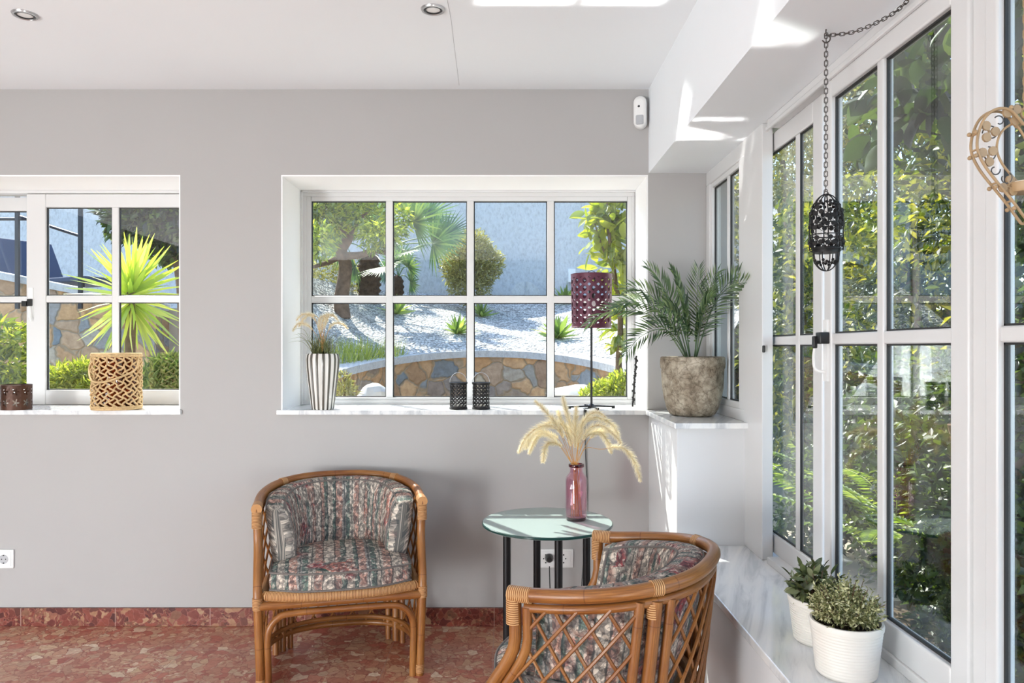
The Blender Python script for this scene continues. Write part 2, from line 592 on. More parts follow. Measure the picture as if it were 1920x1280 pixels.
def fabric():
    """tapestry: striped bands of small paisley figures, outlined in near black"""
    m, t, out = nt('paisley_tapestry')
    tc = t.nodes.new('ShaderNodeTexCoord')
    uv = tc.outputs['UV']
    nz = noise(t, uv, 22, 2)
    w = mixc(t, 0.018, uv, nz.outputs['Color'], 'ADD')
    sx = t.nodes.new('ShaderNodeSeparateXYZ'); t.links.new(w, sx.inputs[0])
    fr = math_(t, 'FRACT', math_(t, 'MULTIPLY', math_(t, 'ADD', sx.outputs[0], 5.02), 1 / 0.26))
    cr, pk, gn, gy, dk, rd = srgb(214, 202, 186), srgb(198, 158, 142), srgb(112, 130, 120), srgb(172, 168, 162), srgb(58, 58, 64), srgb(140, 62, 66)
    band = ramp(t, fr, [(0.0, cr), (0.15, pk), (0.25, gn), (0.33, cr), (0.44, gn), (0.5, pk), (0.62, gy), (0.69, gn), (0.77, cr), (0.87, pk)], 'CONSTANT')
    wide = ramp(t, noise(t, uv, 4.5, 2).outputs['Fac'], [(0.53, 0.0), (0.6, 1.0)])
    v1 = voro(t, w, 17)
    sp = t.nodes.new('ShaderNodeSeparateColor'); t.links.new(v1.outputs['Color'], sp.inputs[0])
    flo = ramp(t, sp.outputs[0], [(0.0, srgb(170, 92, 92)), (0.25, cr), (0.4, srgb(178, 120, 106)), (0.55, srgb(126, 132, 122)), (0.72, pk), (0.86, srgb(60, 92, 78)), (0.94, cr)], 'CONSTANT')
    base = mixc(t, wide, band, flo)
    # curls: concentric rings in small cells, and a finer scribble
    ring = math_(t, 'SINE', math_(t, 'MULTIPLY', v1.outputs['Distance'], 15.0))
    rl = ramp(t, ring, [(-0.0, 1.0), (0.18, 0.0)])
    v2 = voro(t, w, 62, 'DISTANCE_TO_EDGE')
    l2 = ramp(t, v2.outputs['Distance'], [(0.06, 1.0), (0.13, 0.0)])
    v3 = voro(t, w, 100)
    sp3 = t.nodes.new('ShaderNodeSeparateColor'); t.links.new(v3.outputs['Color'], sp3.inputs[0])
    bits = ramp(t, sp3.outputs[0], [(0.0, 0.0), (0.60, 0.0), (0.64, 1.0)])
    lite = ramp(t, sp3.outputs[1], [(0.0, 0.0), (0.66, 0.0), (0.70, 1.0)])
    c = mixc(t, math_(t, 'MULTIPLY', lite, 0.55), base, srgb(222, 212, 198))
    c = mixc(t, math_(t, 'MULTIPLY', rl, 0.5), c, dk)
    c = mixc(t, math_(t, 'MULTIPLY', l2, 0.42), c, dk)
    c = mixc(t, math_(t, 'MULTIPLY', bits, 0.5), c, srgb(52, 54, 60))
    # band edges
    e = math_(t, 'FRACT', math_(t, 'MULTIPLY', math_(t, 'ADD', sx.outputs[0], 5.02), 1 / 0.0433))
    el = math_(t, 'MULTIPLY', math_(t, 'LESS_THAN', e, 0.13), math_(t, 'SUBTRACT', 1.0, wide))
    c = mixc(t, math_(t, 'MULTIPLY', el, 0.7), c, srgb(60, 68, 70))
    wv = noise(t, uv, 500, 1)
    bsdf(t, out, c, 0.9, 0, 0.15, wv.outputs['Fac'], 0.25, 0.001)
    return m


def stone_wall():
    m, t, out = nt('rubble_stone')
    v = worldpos(t, (1, 1, 1.1))
    nz = noise(t, v, 3, 3)
    w = mixc(t, 0.22, v, nz.outputs['Color'], 'ADD')
    vo = voro(t, w, 5.2)
    ve = voro(t, w, 5.2, 'DISTANCE_TO_EDGE')
    sp = t.nodes.new('ShaderNodeSeparateColor'); t.links.new(vo.outputs['Color'], sp.inputs[0])
    c = ramp(t, sp.outputs[0], [(0.0, srgb(200, 156, 112)), (0.3, srgb(222, 184, 142)), (0.5, srgb(176, 142, 110)), (0.65, srgb(150, 158, 164)), (0.8, srgb(210, 170, 126)), (0.92, srgb(128, 142, 152)), (1.0, srgb(220, 202, 174))])
    f = noise(t, v, 14, 5, 0.65)
    c = mixc(t, 0.55, c, ramp(t, f.outputs['Fac'], [(0.3, srgb(166, 154, 144)), (0.65, (1, 1, 1))]), 'MULTIPLY')
    c = mixc(t, ramp(t, ve.outputs['Distance'], [(0.02, 1.0), (0.05, 0.0)]), c, srgb(168, 148, 122))
    h = math_(t, 'ADD', ramp(t, ve.outputs['Distance'], [(0.0, 0.0), (0.08, 1.0)]), math_(t, 'MULTIPLY', f.outputs['Fac'], 0.5))
    bsdf(t, out, c, 0.85, 0, 0.2, h, 0.6, 0.03)
    return m


def roughcast(name, col):
    m, t, out = nt(name)
    v = worldpos(t, (1, 1, 0.6))
    n = noise(t, v, 24, 6, 0.8)
    c = ramp(t, n.outputs['Fac'], [(0.32, tuple(x * 0.72 for x in col[:3])), (0.5, col), (0.7, tuple(min(1, x * 1.12) for x in col[:3]))])
    bsdf(t, out, c, 0.95, 0, 0.1, n.outputs['Fac'], 0.9, 0.05)
    return m


def gravelmat():
    m, t, out = nt('white_gravel')
    v = worldpos(t)
    vo = voro(t, v, 26)
    ve = voro(t, v, 26, 'DISTANCE_TO_EDGE')
    sp = t.nodes.new('ShaderNodeSeparateColor'); t.links.new(vo.outputs['Color'], sp.inputs[0])
    c = ramp(t, sp.outputs[0], [(0.0, srgb(150, 148, 146)), (0.3, srgb(206, 204, 200)), (1.0, srgb(238, 236, 232))])
    c = mixc(t, ramp(t, ve.outputs['Distance'], [(0.0, 0.85), (0.14, 0.0)]), c, srgb(70, 68, 66))
    h = math_(t, 'SUBTRACT', 1.0, vo.outputs['Distance'])
    bsdf(t, out, c, 0.9, 0, 0.2, h, 0.9, 0.03)
    return m


def stonepot():
    m, t, out = nt('weathered_stone')
    v = coords(t)
    n = noise(t, v, 9, 7, 0.7)
    n2 = noise(t, v, 42, 5, 0.7)
    vo = voro(t, mixc(t, 0.05, v, n.outputs['Color'], 'ADD'), 20, 'DISTANCE_TO_EDGE')
    c = ramp(t, n.outputs['Fac'], [(0.30, srgb(112, 98, 82)), (0.46, srgb(158, 146, 128)), (0.6, srgb(188, 178, 160)), (0.75, srgb(218, 211, 196))])
    c = mixc(t, ramp(t, vo.outputs['Distance'], [(0.0, 0.45), (0.05, 0.0)]), c, srgb(86, 72, 58))
    c = mixc(t, 0.5, c, ramp(t, n2.outputs['Fac'], [(0.36, srgb(92, 80, 68)), (0.56, (1, 1, 1))]), 'MULTIPLY')
    h = math_(t, 'ADD', n2.outputs['Fac'], math_(t, 'MULTIPLY', n.outputs['Fac'], 1.5))
    bsdf(t, out, c, 0.92, 0, 0.15, h, 0.8, 0.012)
    return m


def ribs(name, axis, period, c1, c2, rough=0.5, duty=0.5, angular=False, n=20):
    m, t, out = nt(name)
    v = coords(t)
    sx = t.nodes.new('ShaderNodeSeparateXYZ'); t.links.new(v, sx.inputs[0])
    if angular:
        a = math_(t, 'ARCTAN2', sx.outputs[1], sx.outputs[0])
        f = math_(t, 'FRACT', math_(t, 'MULTIPLY', a, n / (2 * PI)))
    else:
        f = math_(t, 'FRACT', math_(t, 'MULTIPLY', sx.outputs[axis], 1 / period))
    c = ramp(t, f, [(0.0, c1), (duty - 0.12, c1), (duty, c2), (0.9, c2), (1.0, c1)])
    bsdf(t, out, c, rough, 0, 0.5, f if not angular else None, 0.3, 0.002)
    return m


M['table_glass'] = satin_glass()
M['marble'] = marble()
M['floor'] = breccia('red_breccia_floor', False, 24)
M['skirt'] = breccia('red_breccia_skirting', True, 30)
M['rattan'] = rattan()
M['wrap'] = wrap()
M['fabric'] = fabric()
M['piping'] = plain('dark_piping', srgb(112, 106, 102), 0.85, 0, 0.2, 0.2, 120)
M['stone'] = stone_wall()
M['gravel'] = gravelmat()
M['farwall'] = roughcast('roughcast_wall', srgb(226, 228, 232))
M['cap'] = roughcast('white_cap', srgb(236, 236, 236))
M['pot_stone'] = stonepot()
M['pot_white'] = plain('white_ribbed_pot', srgb(226, 222, 214), 0.45, 0, 0.4, 0.03, 6)
M['ceramic'] = ribs('striped_ceramic', 0, 1, srgb(226, 224, 218), srgb(84, 80, 72), 0.25, 0.55, True, 16)  # grey stripes, darkened to paint in the shadow between ribs
M['rope'] = plain('jute_rope', srgb(204, 176, 132), 0.85, 0, 0.2, 0.18, 90, 0.5, 300)
M['brown_tin'] = plain('brown_tin', srgb(74, 44, 28), 0.45, 0.3, 0.5, 0.3, 12)
M['shade'] = plain('plum_metal', srgb(92, 44, 62), 0.42, 0.2, 0.5, 0.08, 10)
M['shade_in'] = plain('pale_mesh', srgb(206, 190, 196), 0.6)
M['gold_stem'] = plain('dry_stem', srgb(190, 140, 70), 0.7)
M['bark'] = plain('bark', srgb(120, 98, 82), 0.9, 0, 0.2, 0.35, 14, 0.8, 40)
M['bark_dark'] = plain('dark_bark', srgb(74, 58, 46), 0.9, 0, 0.2, 0.45, 20, 0.8, 30)
M['ground'] = plain('garden_soil', srgb(96, 82, 66), 0.95, 0, 0.15, 0.3, 3, 0.6, 40)
M['paving'] = plain('patio_paving', srgb(186, 176, 162), 0.85, 0, 0.2, 0.12, 5)
M['rock'] = plain('pale_rock', srgb(206, 204, 200), 0.9, 0, 0.2, 0.15, 6, 0.8, 20)
M['rail'] = plain('black_railing', (0.016, 0.02, 0.03), 0.4, 0.4)
M['lounger'] = plain('dark_blue_fabric', (0.03, 0.05, 0.10), 0.8)
M['plume'] = leafmat('dry_plume', [srgb(226, 212, 184), srgb(238, 230, 210), srgb(246, 242, 230)], 0.4, 0.6, 0.0, (.72, .70, .66))
M['palm'] = leafmat('palm_leaf', [srgb(62, 88, 66), srgb(96, 124, 92), srgb(146, 166, 126)], 0.35, 0.35, 0.06)
M['sage'] = leafmat('sage_leaf', [srgb(52, 62, 36), srgb(84, 96, 58), srgb(134, 140, 98)], 0.2, 0.4, 0.06)
M['thyme'] = leafmat('thyme_leaf', [srgb(76, 84, 48), srgb(128, 132, 86), srgb(190, 188, 146), srgb(214, 212, 178)], 0.2, 0.5, 0.03)
M['olive'] = leafmat('tree_leaf', [srgb(72, 92, 40), srgb(112, 132, 52), srgb(160, 172, 66), srgb(196, 196, 84)], 0.5)
M['citrus'] = leafmat('lit_citrus_leaf', [srgb(104, 122, 34), srgb(142, 152, 44), srgb(182, 182, 62)], 0.5)
M['deep'] = leafmat('deep_green_leaf', [srgb(18, 32, 16), srgb(34, 56, 26), srgb(66, 90, 38), srgb(104, 124, 56)], 0.35)
M['hedge'] = leafmat('hedge_leaf', [srgb(22, 36, 16), srgb(52, 72, 28), srgb(110, 122, 44), srgb(184, 176, 70)], 0.45)
M['bushdry'] = leafmat('grey_green_leaf', [srgb(118, 116, 82), srgb(154, 150, 100), srgb(186, 182, 120)], 0.35)
M['fan'] = leafmat('fan_palm_leaf', [srgb(52, 88, 58), srgb(90, 124, 84), srgb(140, 160, 100)], 0.4)
M['yucca'] = leafmat('yucca_leaf', [srgb(150, 178, 66), srgb(196, 208, 90), srgb(228, 226, 130)], 0.5)
M['agave'] = leafmat('agave_leaf', [srgb(86, 116, 60), srgb(134, 158, 84), srgb(184, 194, 110)], 0.4)
M['grass'] = leafmat('grass_blade', [srgb(110, 130, 48), srgb(160, 172, 70), srgb(190, 190, 100)], 0.45)
M['grassdark'] = leafmat('dark_grass_blade', [srgb(84, 92, 56), srgb(122, 128, 78), srgb(170, 168, 118)], 0.3)
M['fern'] = leafmat('fern_leaf', [srgb(74, 104, 42), srgb(120, 148, 60), srgb(168, 184, 86)], 0.5)
# ------------------------------------------------------------------ the room
YB = D                       # inner face of the back wall
CEIL = 2.50
XB = 0.662                   # face of beam, pier and low wall
XG = 0.93                    # inner face of the glazed wall
SILL = 1.005
BEAM = 2.108
YF = -2.6                    # end of the room behind the camera
WT = 0.40                    # back wall thickness
RF = 1.088                   # depth of the window frames in the back wall
XL = -3.9


def st(o):
    o['kind'] = 'structure'
    return o


def structure(name, mb, mat, bevel=0.0, parent=None, smooth=False):
    return st(mb.build(name, mat, parent, smooth=smooth, bevel=bevel))


# floor, ceiling
structure('floor', MB().box(XL, XB + .05, YF, YB + .02, -0.08, 0.0), M['floor'])
structure('ceiling', MB().box(XL, XB + .02, YF, YB + .02, CEIL, CEIL + .12), M['ceiling'])
# hairline joint in the ceiling board and in the wall plaster
wl = [P(838, -20, .74), P(846, 45, .79), P(852, 95, .86), P(861, 160, .985)]
wl = [Vector((p.x, p.y, CEIL - .0004)) for p in wl]

crack = MB().tube(wl, .0007, 4).build('crack', M['grey_plastic'], bpy.data.objects['ceiling'])
# back wall with two window openings
W1 = (-2.75, P(338, 0, 1).x)
W2 = (P(527, 0, 1).x, P(1215, 0, 1).x)
WTOP = P(0, 328, 1).z
b = MB()
yo = YB + WT
b.box(XL, W1[0], YB, yo, 0, CEIL).box(W1[1], W2[0], YB, yo, 0, CEIL).box(W2[1], XG + .10, YB, yo, 0, CEIL)
for a0, a1 in (W1, W2):
    b.box(a0, a1, YB, yo, 0, SILL - .022).box(a0, a1, YB, yo, WTOP, CEIL)
wall_back = structure('wall_back', b, M['wall'])
# plastered white linings of the openings
for k, (a0, a1) in enumerate((W1, W2)):
    b = MB()
    t_ = .006
    yf = RF * D
    b.box(a0, a1, YB + .001, yf + .03, WTOP - t_, WTOP)
    b.box(a0, a0 + t_, YB + .001, yf + .03, SILL, WTOP - t_)
    b.box(a1 - t_, a1, YB + .001, yf + .03, SILL, WTOP - t_)
    structure('trim_%d' % (k + 1), b, M['reveal'])
structure('baseboard_back', MB().box(XL, XB, YB - .014, YB, 0, P(0, 1140, .996).z), M['skirt'], .002)
structure('wall_front', MB().box(XL - .2, XG + .16, YF - .2, YF, 0, CEIL), M['far_paint'])
structure('wall_left', MB().box(XL - .2, XL, YF, yo, 0, CEIL), M['far_paint'])
# beam over the glazed side, with the lower ceiling beyond it
b = MB()
b.box(XB, XB + .10, YF, YB, BEAM, CEIL)
b.box(XB + .10, XG + .16, YF, YB, BEAM, BEAM + .12)
beam = structure('beam', b, M['ceiling'])
# pier in the corner and low wall under the glazing
YP = .834 * D
structure('wall_pier', MB().box(XB, XG + .055, YP, YB, 0, SILL - .022), M['pier'], .003)
structure('trim_3', MB().box(XB - .017, XG + .055, .823 * D, YB, SILL - .022, SILL), M['marble'], .003)
BENCH = .525
structure('wall_right', MB().box(XB, XG + .14, YF, YP, 0, BENCH - .025), M['pier'], .003)
structure('trim_4', MB().box(XB - .012, XG + .02, YF, YP + .001, BENCH - .025, BENCH), M['marble'], .003)
# roof above, its unseen eave added past the back wall to shade the sun
structure('roof', MB().box(XL - .3, XG + .45, YF - .3, yo + .42, CEIL + .12, CEIL + .24), M['cap'])


# ------------------------------------------------------------------ windows
class Sash:
    """boxes laid out on a window plane; ax 'x' = back wall, 'y' = glazed side"""
    def __init__(s, ax, pos, dep):
        s.ax, s.pos, s.dep = ax, pos, dep

    def bx(s, mb, a0, a1, z0, z1, d0=None, d1=None):
        d0 = s.pos if d0 is None else d0
        d1 = s.pos + s.dep if d1 is None else d1
        if s.ax == 'x': mb.box(a0, a1, d0, d1, z0, z1)
        else: mb.box(d0, d1, a0, a1, z0, z1)


def sash(parent, ax, pos, dep, a0, a1, z0, z1, stile, top, bot, abars, zbars, bar, gap=.012):
    s = Sash(ax, pos, dep)
    f = MB()
    if isinstance(stile, tuple): sl, sr = stile
    else: sl = sr = stile
    s.bx(f, a0, a0 + sl, z0, z1); s.bx(f, a1 - sr, a1, z0, z1)
    s.bx(f, a0 + sl, a1 - sr, z1 - top, z1); s.bx(f, a0 + sl, a1 - sr, z0, z0 + bot)
    fr = f.build('sash', M['white'], parent, smooth=True, angle=30, bevel=.004, world=True)
    m = MB()
    g = MB()
    e = .010
    for ab in abars:
        s.bx(m, ab - bar / 2, ab + bar / 2, z0 + bot - .002, z1 - top + .002, pos + .004, pos + dep - .004)
    for zb in zbars:
        s.bx(m, a0 + sl - .002, a1 - sr + .002, zb - bar / 2, zb + bar / 2, pos + .006, pos + dep - .006)
    if abars or zbars:
        m.build('glazing_bar', M['white'], fr, smooth=True, angle=30, bevel=.004, world=True)
    # black gasket line round every pane
    A = [a0 + sl] + [x for ab in abars for x in (ab - bar / 2, ab + bar / 2)] + [a1 - sr]
    Z = [z0 + bot] + [x for zb in zbars for x in (zb - bar / 2, zb + bar / 2)] + [z1 - top]
    q = .0045
    mid = pos + dep / 2
    for i in range(0, len(A), 2):
        for j in range(0, len(Z), 2):
            x0, x1, y0, y1 = A[i], A[i + 1], Z[j], Z[j + 1]
            for r in ((x0, x0 + q, y0, y1), (x1 - q, x1, y0, y1), (x0, x1, y0, y0 + q), (x0, x1, y1 - q, y1)):
                s.bx(g, *r, mid - .005, mid + .005)
    g.build('gasket', M['gasket'], fr, smooth=False, world=True)
    p = MB()
    s.bx(p, a0 + sl - .003, a1 - sr + .003, z0 + bot - .003, z1 - top + .003, mid - .002, mid + .002)
    p.build('pane', M['glass'], fr, smooth=False, world=True)
    return fr


def window(n, loc):
    return thing('window_%d' % n, None, None, loc, kind='structure')


def xx(px): return P(px, 0, RF).x
def zz(py): return P(0, py, RF).z


yf = RF * D
# --- centre window, eight panes
w2 = window(2, (0, yf, SILL))
f = MB()
fx0, fx1, fz0, fz1 = W2[0] + .006, W2[1] - .006, SILL, WTOP - .006
gx0, gx1, gz0, gz1 = xx(578), xx(1182), zz(747), zz(373)
for a0, a1, c0, c1, d in ((fx0, xx(567), fz0, fz1, 0), (xx(1193), fx1, fz0, fz1, 0), (fx0, fx1, zz(360), fz1, 0), (fx0, fx1, fz0, zz(757), 0),
                          (xx(566), xx(573), zz(750), zz(367), .012), (xx(1186), xx(1194), zz(750), zz(367), .012),
                          (xx(566), xx(1194), zz(367), zz(359), .012), (xx(566), xx(1194), zz(758), zz(750), .012)):
    f.box(a0, a1, yf + d, yf + .07, c0, c1)
f.build('window_frame', M['white'], w2, bevel=.003, world=True, angle=30)
sash(w2, 'x', yf + .02, .04, xx(572), xx(1187), zz(751), zz(366), xx(581) - xx(572), zz(366) - zz(375), zz(745) - zz(751),
     [xx(728.5), xx(881.5), xx(1033)], [zz(560.5)], xx(735) - xx(722))
MB().box(W2[0] - .017, W2[1], YB - .018, yf + .02, SILL - .022, SILL).build('windowsill', M['marble'], w2, smooth=False, bevel=.003, world=True)

# --- left window, two sliding sashes
w1 = window(1, (W1[0] + .6, yf, SILL))
f = MB()
f.box(W1[0] + .006, W1[1] - .006, yf, yf + .09, zz(362), fz1).box(W1[0] + .006, W1[1] - .006, yf, yf + .09, SILL, zz(760))
f.box(W1[1] - .04, W1[1] - .006, yf, yf + .09, zz(760), zz(362)).box(W1[0] + .006, W1[0] + .05, yf, yf + .09, zz(760), zz(362))
f.build('window_frame', M['white'], w1, bevel=.003, world=True, angle=30)
sl1 = sash(w1, 'x', yf + .005, .036, xx(48), xx(358), zz(759), zz(363), (xx(84) - xx(48), .05), zz(363) - zz(388), zz(731) - zz(759), [xx(214)], [zz(560)], xx(221) - xx(208))
sash(w1, 'x', yf + .046, .036, W1[0] + .05, xx(66), zz(759), zz(366), .06, zz(366) - zz(392), zz(731) - zz(759), [xx(-95)], [zz(560)], .03)
MB().box(W1[0] - .017, W1[1] + .008, YB - .018, yf + .02, SILL - .022, SILL).build('windowsill', M['marble'], w1, smooth=False, bevel=.003, world=True)
# lever handle of the sliding sash
h = MB()
c = P(57, 567, RF); c.y = yf + .005
h.obox(c + Vector((0, -.008, 0)), (.011, 0, 0), (0, .01, 0), (0, 0, .018))
h.obox(c + Vector((-.022, -.014, -.006)), (.012, 0, 0), (0, .012, 0), (0, 0, .014))
h.build('latch', M['dark'], sl1, bevel=.003, world=True)
h = MB()
h.obox(c + Vector((0, -.002, .0)), (.012, 0, 0), (0, .003, 0), (0, 0, .075))
h.tube([c + Vector((0, -.02, -.02)), c + Vector((.004, -.024, -.05)), c + Vector((.008, -.012, -.095))], .004, 8)
h.build('handle', M['white_plastic'], sl1, world=True)

# --- glazed side: plane coordinates are depths r
def yr(px, X): return X / ((px - VX) * S) * D     # depth Y at which a plane X shows at photo column px
XA, XC = .985, .955                               # panes of far sash / near sash
TOPF = 2.078
# fixed narrow window above the pier
w3 = window(3, (XG, YP + .2, SILL))
f = MB()
y0, y1 = YP + .012, YB - .002
f.box(XG, XG + .055, y0, y1, SILL, SILL + .045).box(XG, XG + .055, y0, y1, 2.045, BEAM)
f.box(XG, XG + .055, y0, y0 + .075, SILL + .045, 2.045).box(XG, XG + .055, y1 - .05, y1, SILL + .045, 2.045)
f.build('window_frame', M['white'], w3, bevel=.003, world=True, angle=30)
sash(w3, 'y', XG + .008, .034, y0 + .07, y1 - .045, SILL + .04, 2.05, .025, .025, .03, [yr(1370, .955)], [], .024)
# corner post
structure('trim_5', MB().box(XG - .004, XG + .036, yr(1431, XG), YP + .012, BENCH, BEAM), M['white'], .003)
# sliding pair over the bench
w4 = window(4, (XG, 2.1, BENCH))
yA0, yA1 = yr(1549, XA), yr(1431, XA)
yC0, yC1 = yr(1832, XC), yr(1556, XC)
f = MB()
yp = yr(1438, XG)
f.box(XG, XG + .12, yC0 - .0, yp, BENCH, BENCH + .024).box(XG, XG + .12, yC0, yp, TOPF, BEAM)
f.box(XG - .006, XG + .006, yC0, yp, TOPF - .012, TOPF + .004)
f.box(XG + .046, XG + .052, yC0, yp, BENCH + .024, BENCH + .034)
f.build('window_frame', M['white'], w4, bevel=.003, world=True, angle=30)
sA = sash(w4, 'y', XA - .013, .026, yA0, yA1, BENCH + .022, TOPF, (.07, .042), TOPF - 2.010, .617 - BENCH - .022, [yr(1499.5, XA)], [1.32], .032)
sC = sash(w4, 'y', XC - .018, .036, yC0, yC1, BENCH + .022, TOPF, (.062, .048), TOPF - 2.018, .619 - BENCH - .022, [yr(1660, XC)], [1.32], .032)
# pull handle on the near sash
h = MB()
c = Vector((XC - .018, yC1 - .024, P(0, 637, .61).z))
h.obox(c + Vector((-.014, 0, .006)), (.014, 0, 0), (0, .017, 0), (0, 0, .017))
h.obox(c + Vector((-.032, .012, -.006)), (.006, 0, 0), (0, .008, 0), (0, 0, .018))
h.build('latch', M['dark'], sC, bevel=.003, world=True)
h = MB()
h.obox(c + Vector((-.003, 0, -.03)), (.004, 0, 0), (0, .012, 0), (0, 0, .09))
h.tube(catmull([c + Vector((-.03, .014, -.018)), c + Vector((-.034, .014, -.05)), c + Vector((-.03, .012, -.085)), c + Vector((-.006, .002, -.094))], 4), .0045, 8)
h.build('handle', M['white_plastic'], sC, world=True)
MB().obox((XG - .002, yp + .028, 1.29), (.004, 0, 0), (0, .007, 0), (0, 0, .013)).build('stop', M['dark'], w4, bevel=.003, world=True)
# post, then the next sliding pair running past the camera
yE1 = yr(1846, .937)
structure('trim_6', MB().box(XG + .016, XG + .040, yE1, yC0, BENCH, BEAM), M['white'], .003)
w5 = window(5, (XG, .9, BENCH))
f = MB()
ye = -.9
f.box(XG, XG + .12, ye, yE1, BENCH, BENCH + .024).box(XG, XG + .12, ye, yE1, TOPF, BEAM)
f.build('window_frame', M['white'], w5, bevel=.003, world=True, angle=30)
sash(w5, 'y', XC - .018, .036, yE1 - .72, yE1, BENCH + .022, TOPF, (.05, yE1 - yr(1887, XC)), .06, .075, [yE1 - .36], [1.32], .032)
sash(w5, 'y', XA - .018, .036, yE1 - 1.40, yE1 - .68, BENCH + .022, TOPF, .05, .06, .075, [yE1 - 1.04], [1.32], .032)
sash(w5, 'y', XC - .018, .036, ye, yE1 - 1.36, BENCH + .022, TOPF, .05, .06, .075, [(ye + yE1 - 1.36) / 2], [1.32], .032)
b = MB().box(XG, XG + .16, YF, ye, BENCH, BEAM)
structure('wall_side', b, M['wall'])
# ------------------------------------------------------------------ rattan tub chairs
def resample(pts, n):
    pts = [Vector(p) for p in pts]
    ac = [0.0]
    for a, b in zip(pts[:-1], pts[1:]): ac.append(ac[-1] + (b - a).length)
    out, j = [], 0
    for i in range(n):
        t = ac[-1] * i / (n - 1)
        while j < len(pts) - 2 and ac[j + 1] < t: j += 1
        u = (t - ac[j]) / max(1e-9, ac[j + 1] - ac[j])
        out.append(pts[j].lerp(pts[j + 1], min(1, max(0, u))))
    return out


def ucurve(w, y0, yb, z=0.0, ys=None, n=121):
    """U in plan, open to the front (-y): from left front end round the back to right front end"""
    ys = (y0 + .30 * (yb - y0)) if ys is None else ys
    pts = [Vector((-w, y0 + (ys - y0) * k / 8, z)) for k in range(8)]
    for k in range(61):
        a = PI - PI * k / 60
        c, s = math.cos(a), math.sin(a)
        pts.append(Vector((w * math.copysign(abs(c) ** .80, c), ys + (yb - ys) * abs(s) ** .86, z)))
    pts += [Vector((w, ys + (y0 - ys) * k / 8, z)) for k in range(1, 9)]
    return resample(pts, n)


CW, CB = .3225, .425


def front_y(z):
    """front post in side view: upright under the arm, sweeping forward to the seat"""
    if z > .56: return 0.0
    if z < .34: return -.10
    t = (.56 - z) / .22
    return -.10 * (t * t * (3 - 2 * t))


STEP = .01


def level(z):
    """plan curve at height z, sampled every centimetre outwards from the middle of the back"""
    t = min(1, max(0, z / .67))
    pts = ucurve(.298 + (CW - .298) * t, front_y(z), .352 + (CB - .352) * t, z, ys=.10, n=481)
    half = pts[240:]
    L = sum((q - p).length for p, q in zip(half[:-1], half[1:]))
    n = int(round(L / STEP))
    return resample(half, n + 1), L


LEV = [level(.67 * k / 24) for k in range(25)]
ULEN = 2 * LEV[24][1]


def half_at(z):
    k = min(23.999, max(0, z / .67 * 24)); i = int(k)
    return LEV[i][1] + (LEV[i + 1][1] - LEV[i][1]) * (k - i)


def along(i, s):
    pts, L = LEV[i]
    g = min(len(pts) - 1.001, abs(s) / L * (len(pts) - 1))
    j = int(g)
    p = pts[j].lerp(pts[j + 1], g - j)
    return Vector((p.x if s >= 0 else -p.x, p.y, p.z))


def railz(y): return .668 + .052 * max(0.0, y / CB) ** 1.2


def surf(f, z):
    """point of the chair side; f = 0 and 1 at the arm ends, measured from the back middle"""
    s = (f - .5) * ULEN
    k = min(23.999, max(0, z / .67 * 24)); i = int(k); u = k - i
    p = along(i, s).lerp(along(i + 1, s), u)
    p.z = z
    return p


def surff(q, z):
    """same, q = 0..1 over the whole length of that level"""
    h = half_at(z)
    return surf(.5 + (q - .5) * 2 * h / ULEN, z)


def ztop(f):
    return railz(surf(f, .67).y)


def at_z(f, z):
    p = surf(f, min(z, .67))
    return Vector((p.x, p.y, z))


def lattice(mb, f0, f1, z0, zfun, pitch, slope, r):
    L = (f1 - f0) * ULEN
    H = .45
    for sgn in (1, -1):
        k = -int(H / slope / pitch) - 2
        while k * pitch < L + H / slope:
            run, path = k * pitch, []
            for i in range(41):
                t = i / 40
                x = run + (t * H / slope if sgn > 0 else -t * H / slope) + (0 if sgn > 0 else H / slope * .5)
                f = f0 + x / ULEN
                z = z0 + t * H
                if f0 <= f <= f1 and z <= zfun(min(1, max(0, f))) and abs(f - .5) * ULEN < half_at(min(z, .67)) - .03:
                    p = surf(f, min(z, .67)); p.z = z
                    path.append(p + Vector((p.x, p.y - .12, 0)).normalized() * (-.0035 * sgn))
            if len(path) > 3:
                mb.tube(path[::2] + ([path[-1]] if len(path) % 2 == 0 else []), r, 6)
            k += 1
    return mb


def binding(root, path, r, name='binding'):
    return MB().tube(path, r, 12).build(name, M['wrap'], root, uv=True)


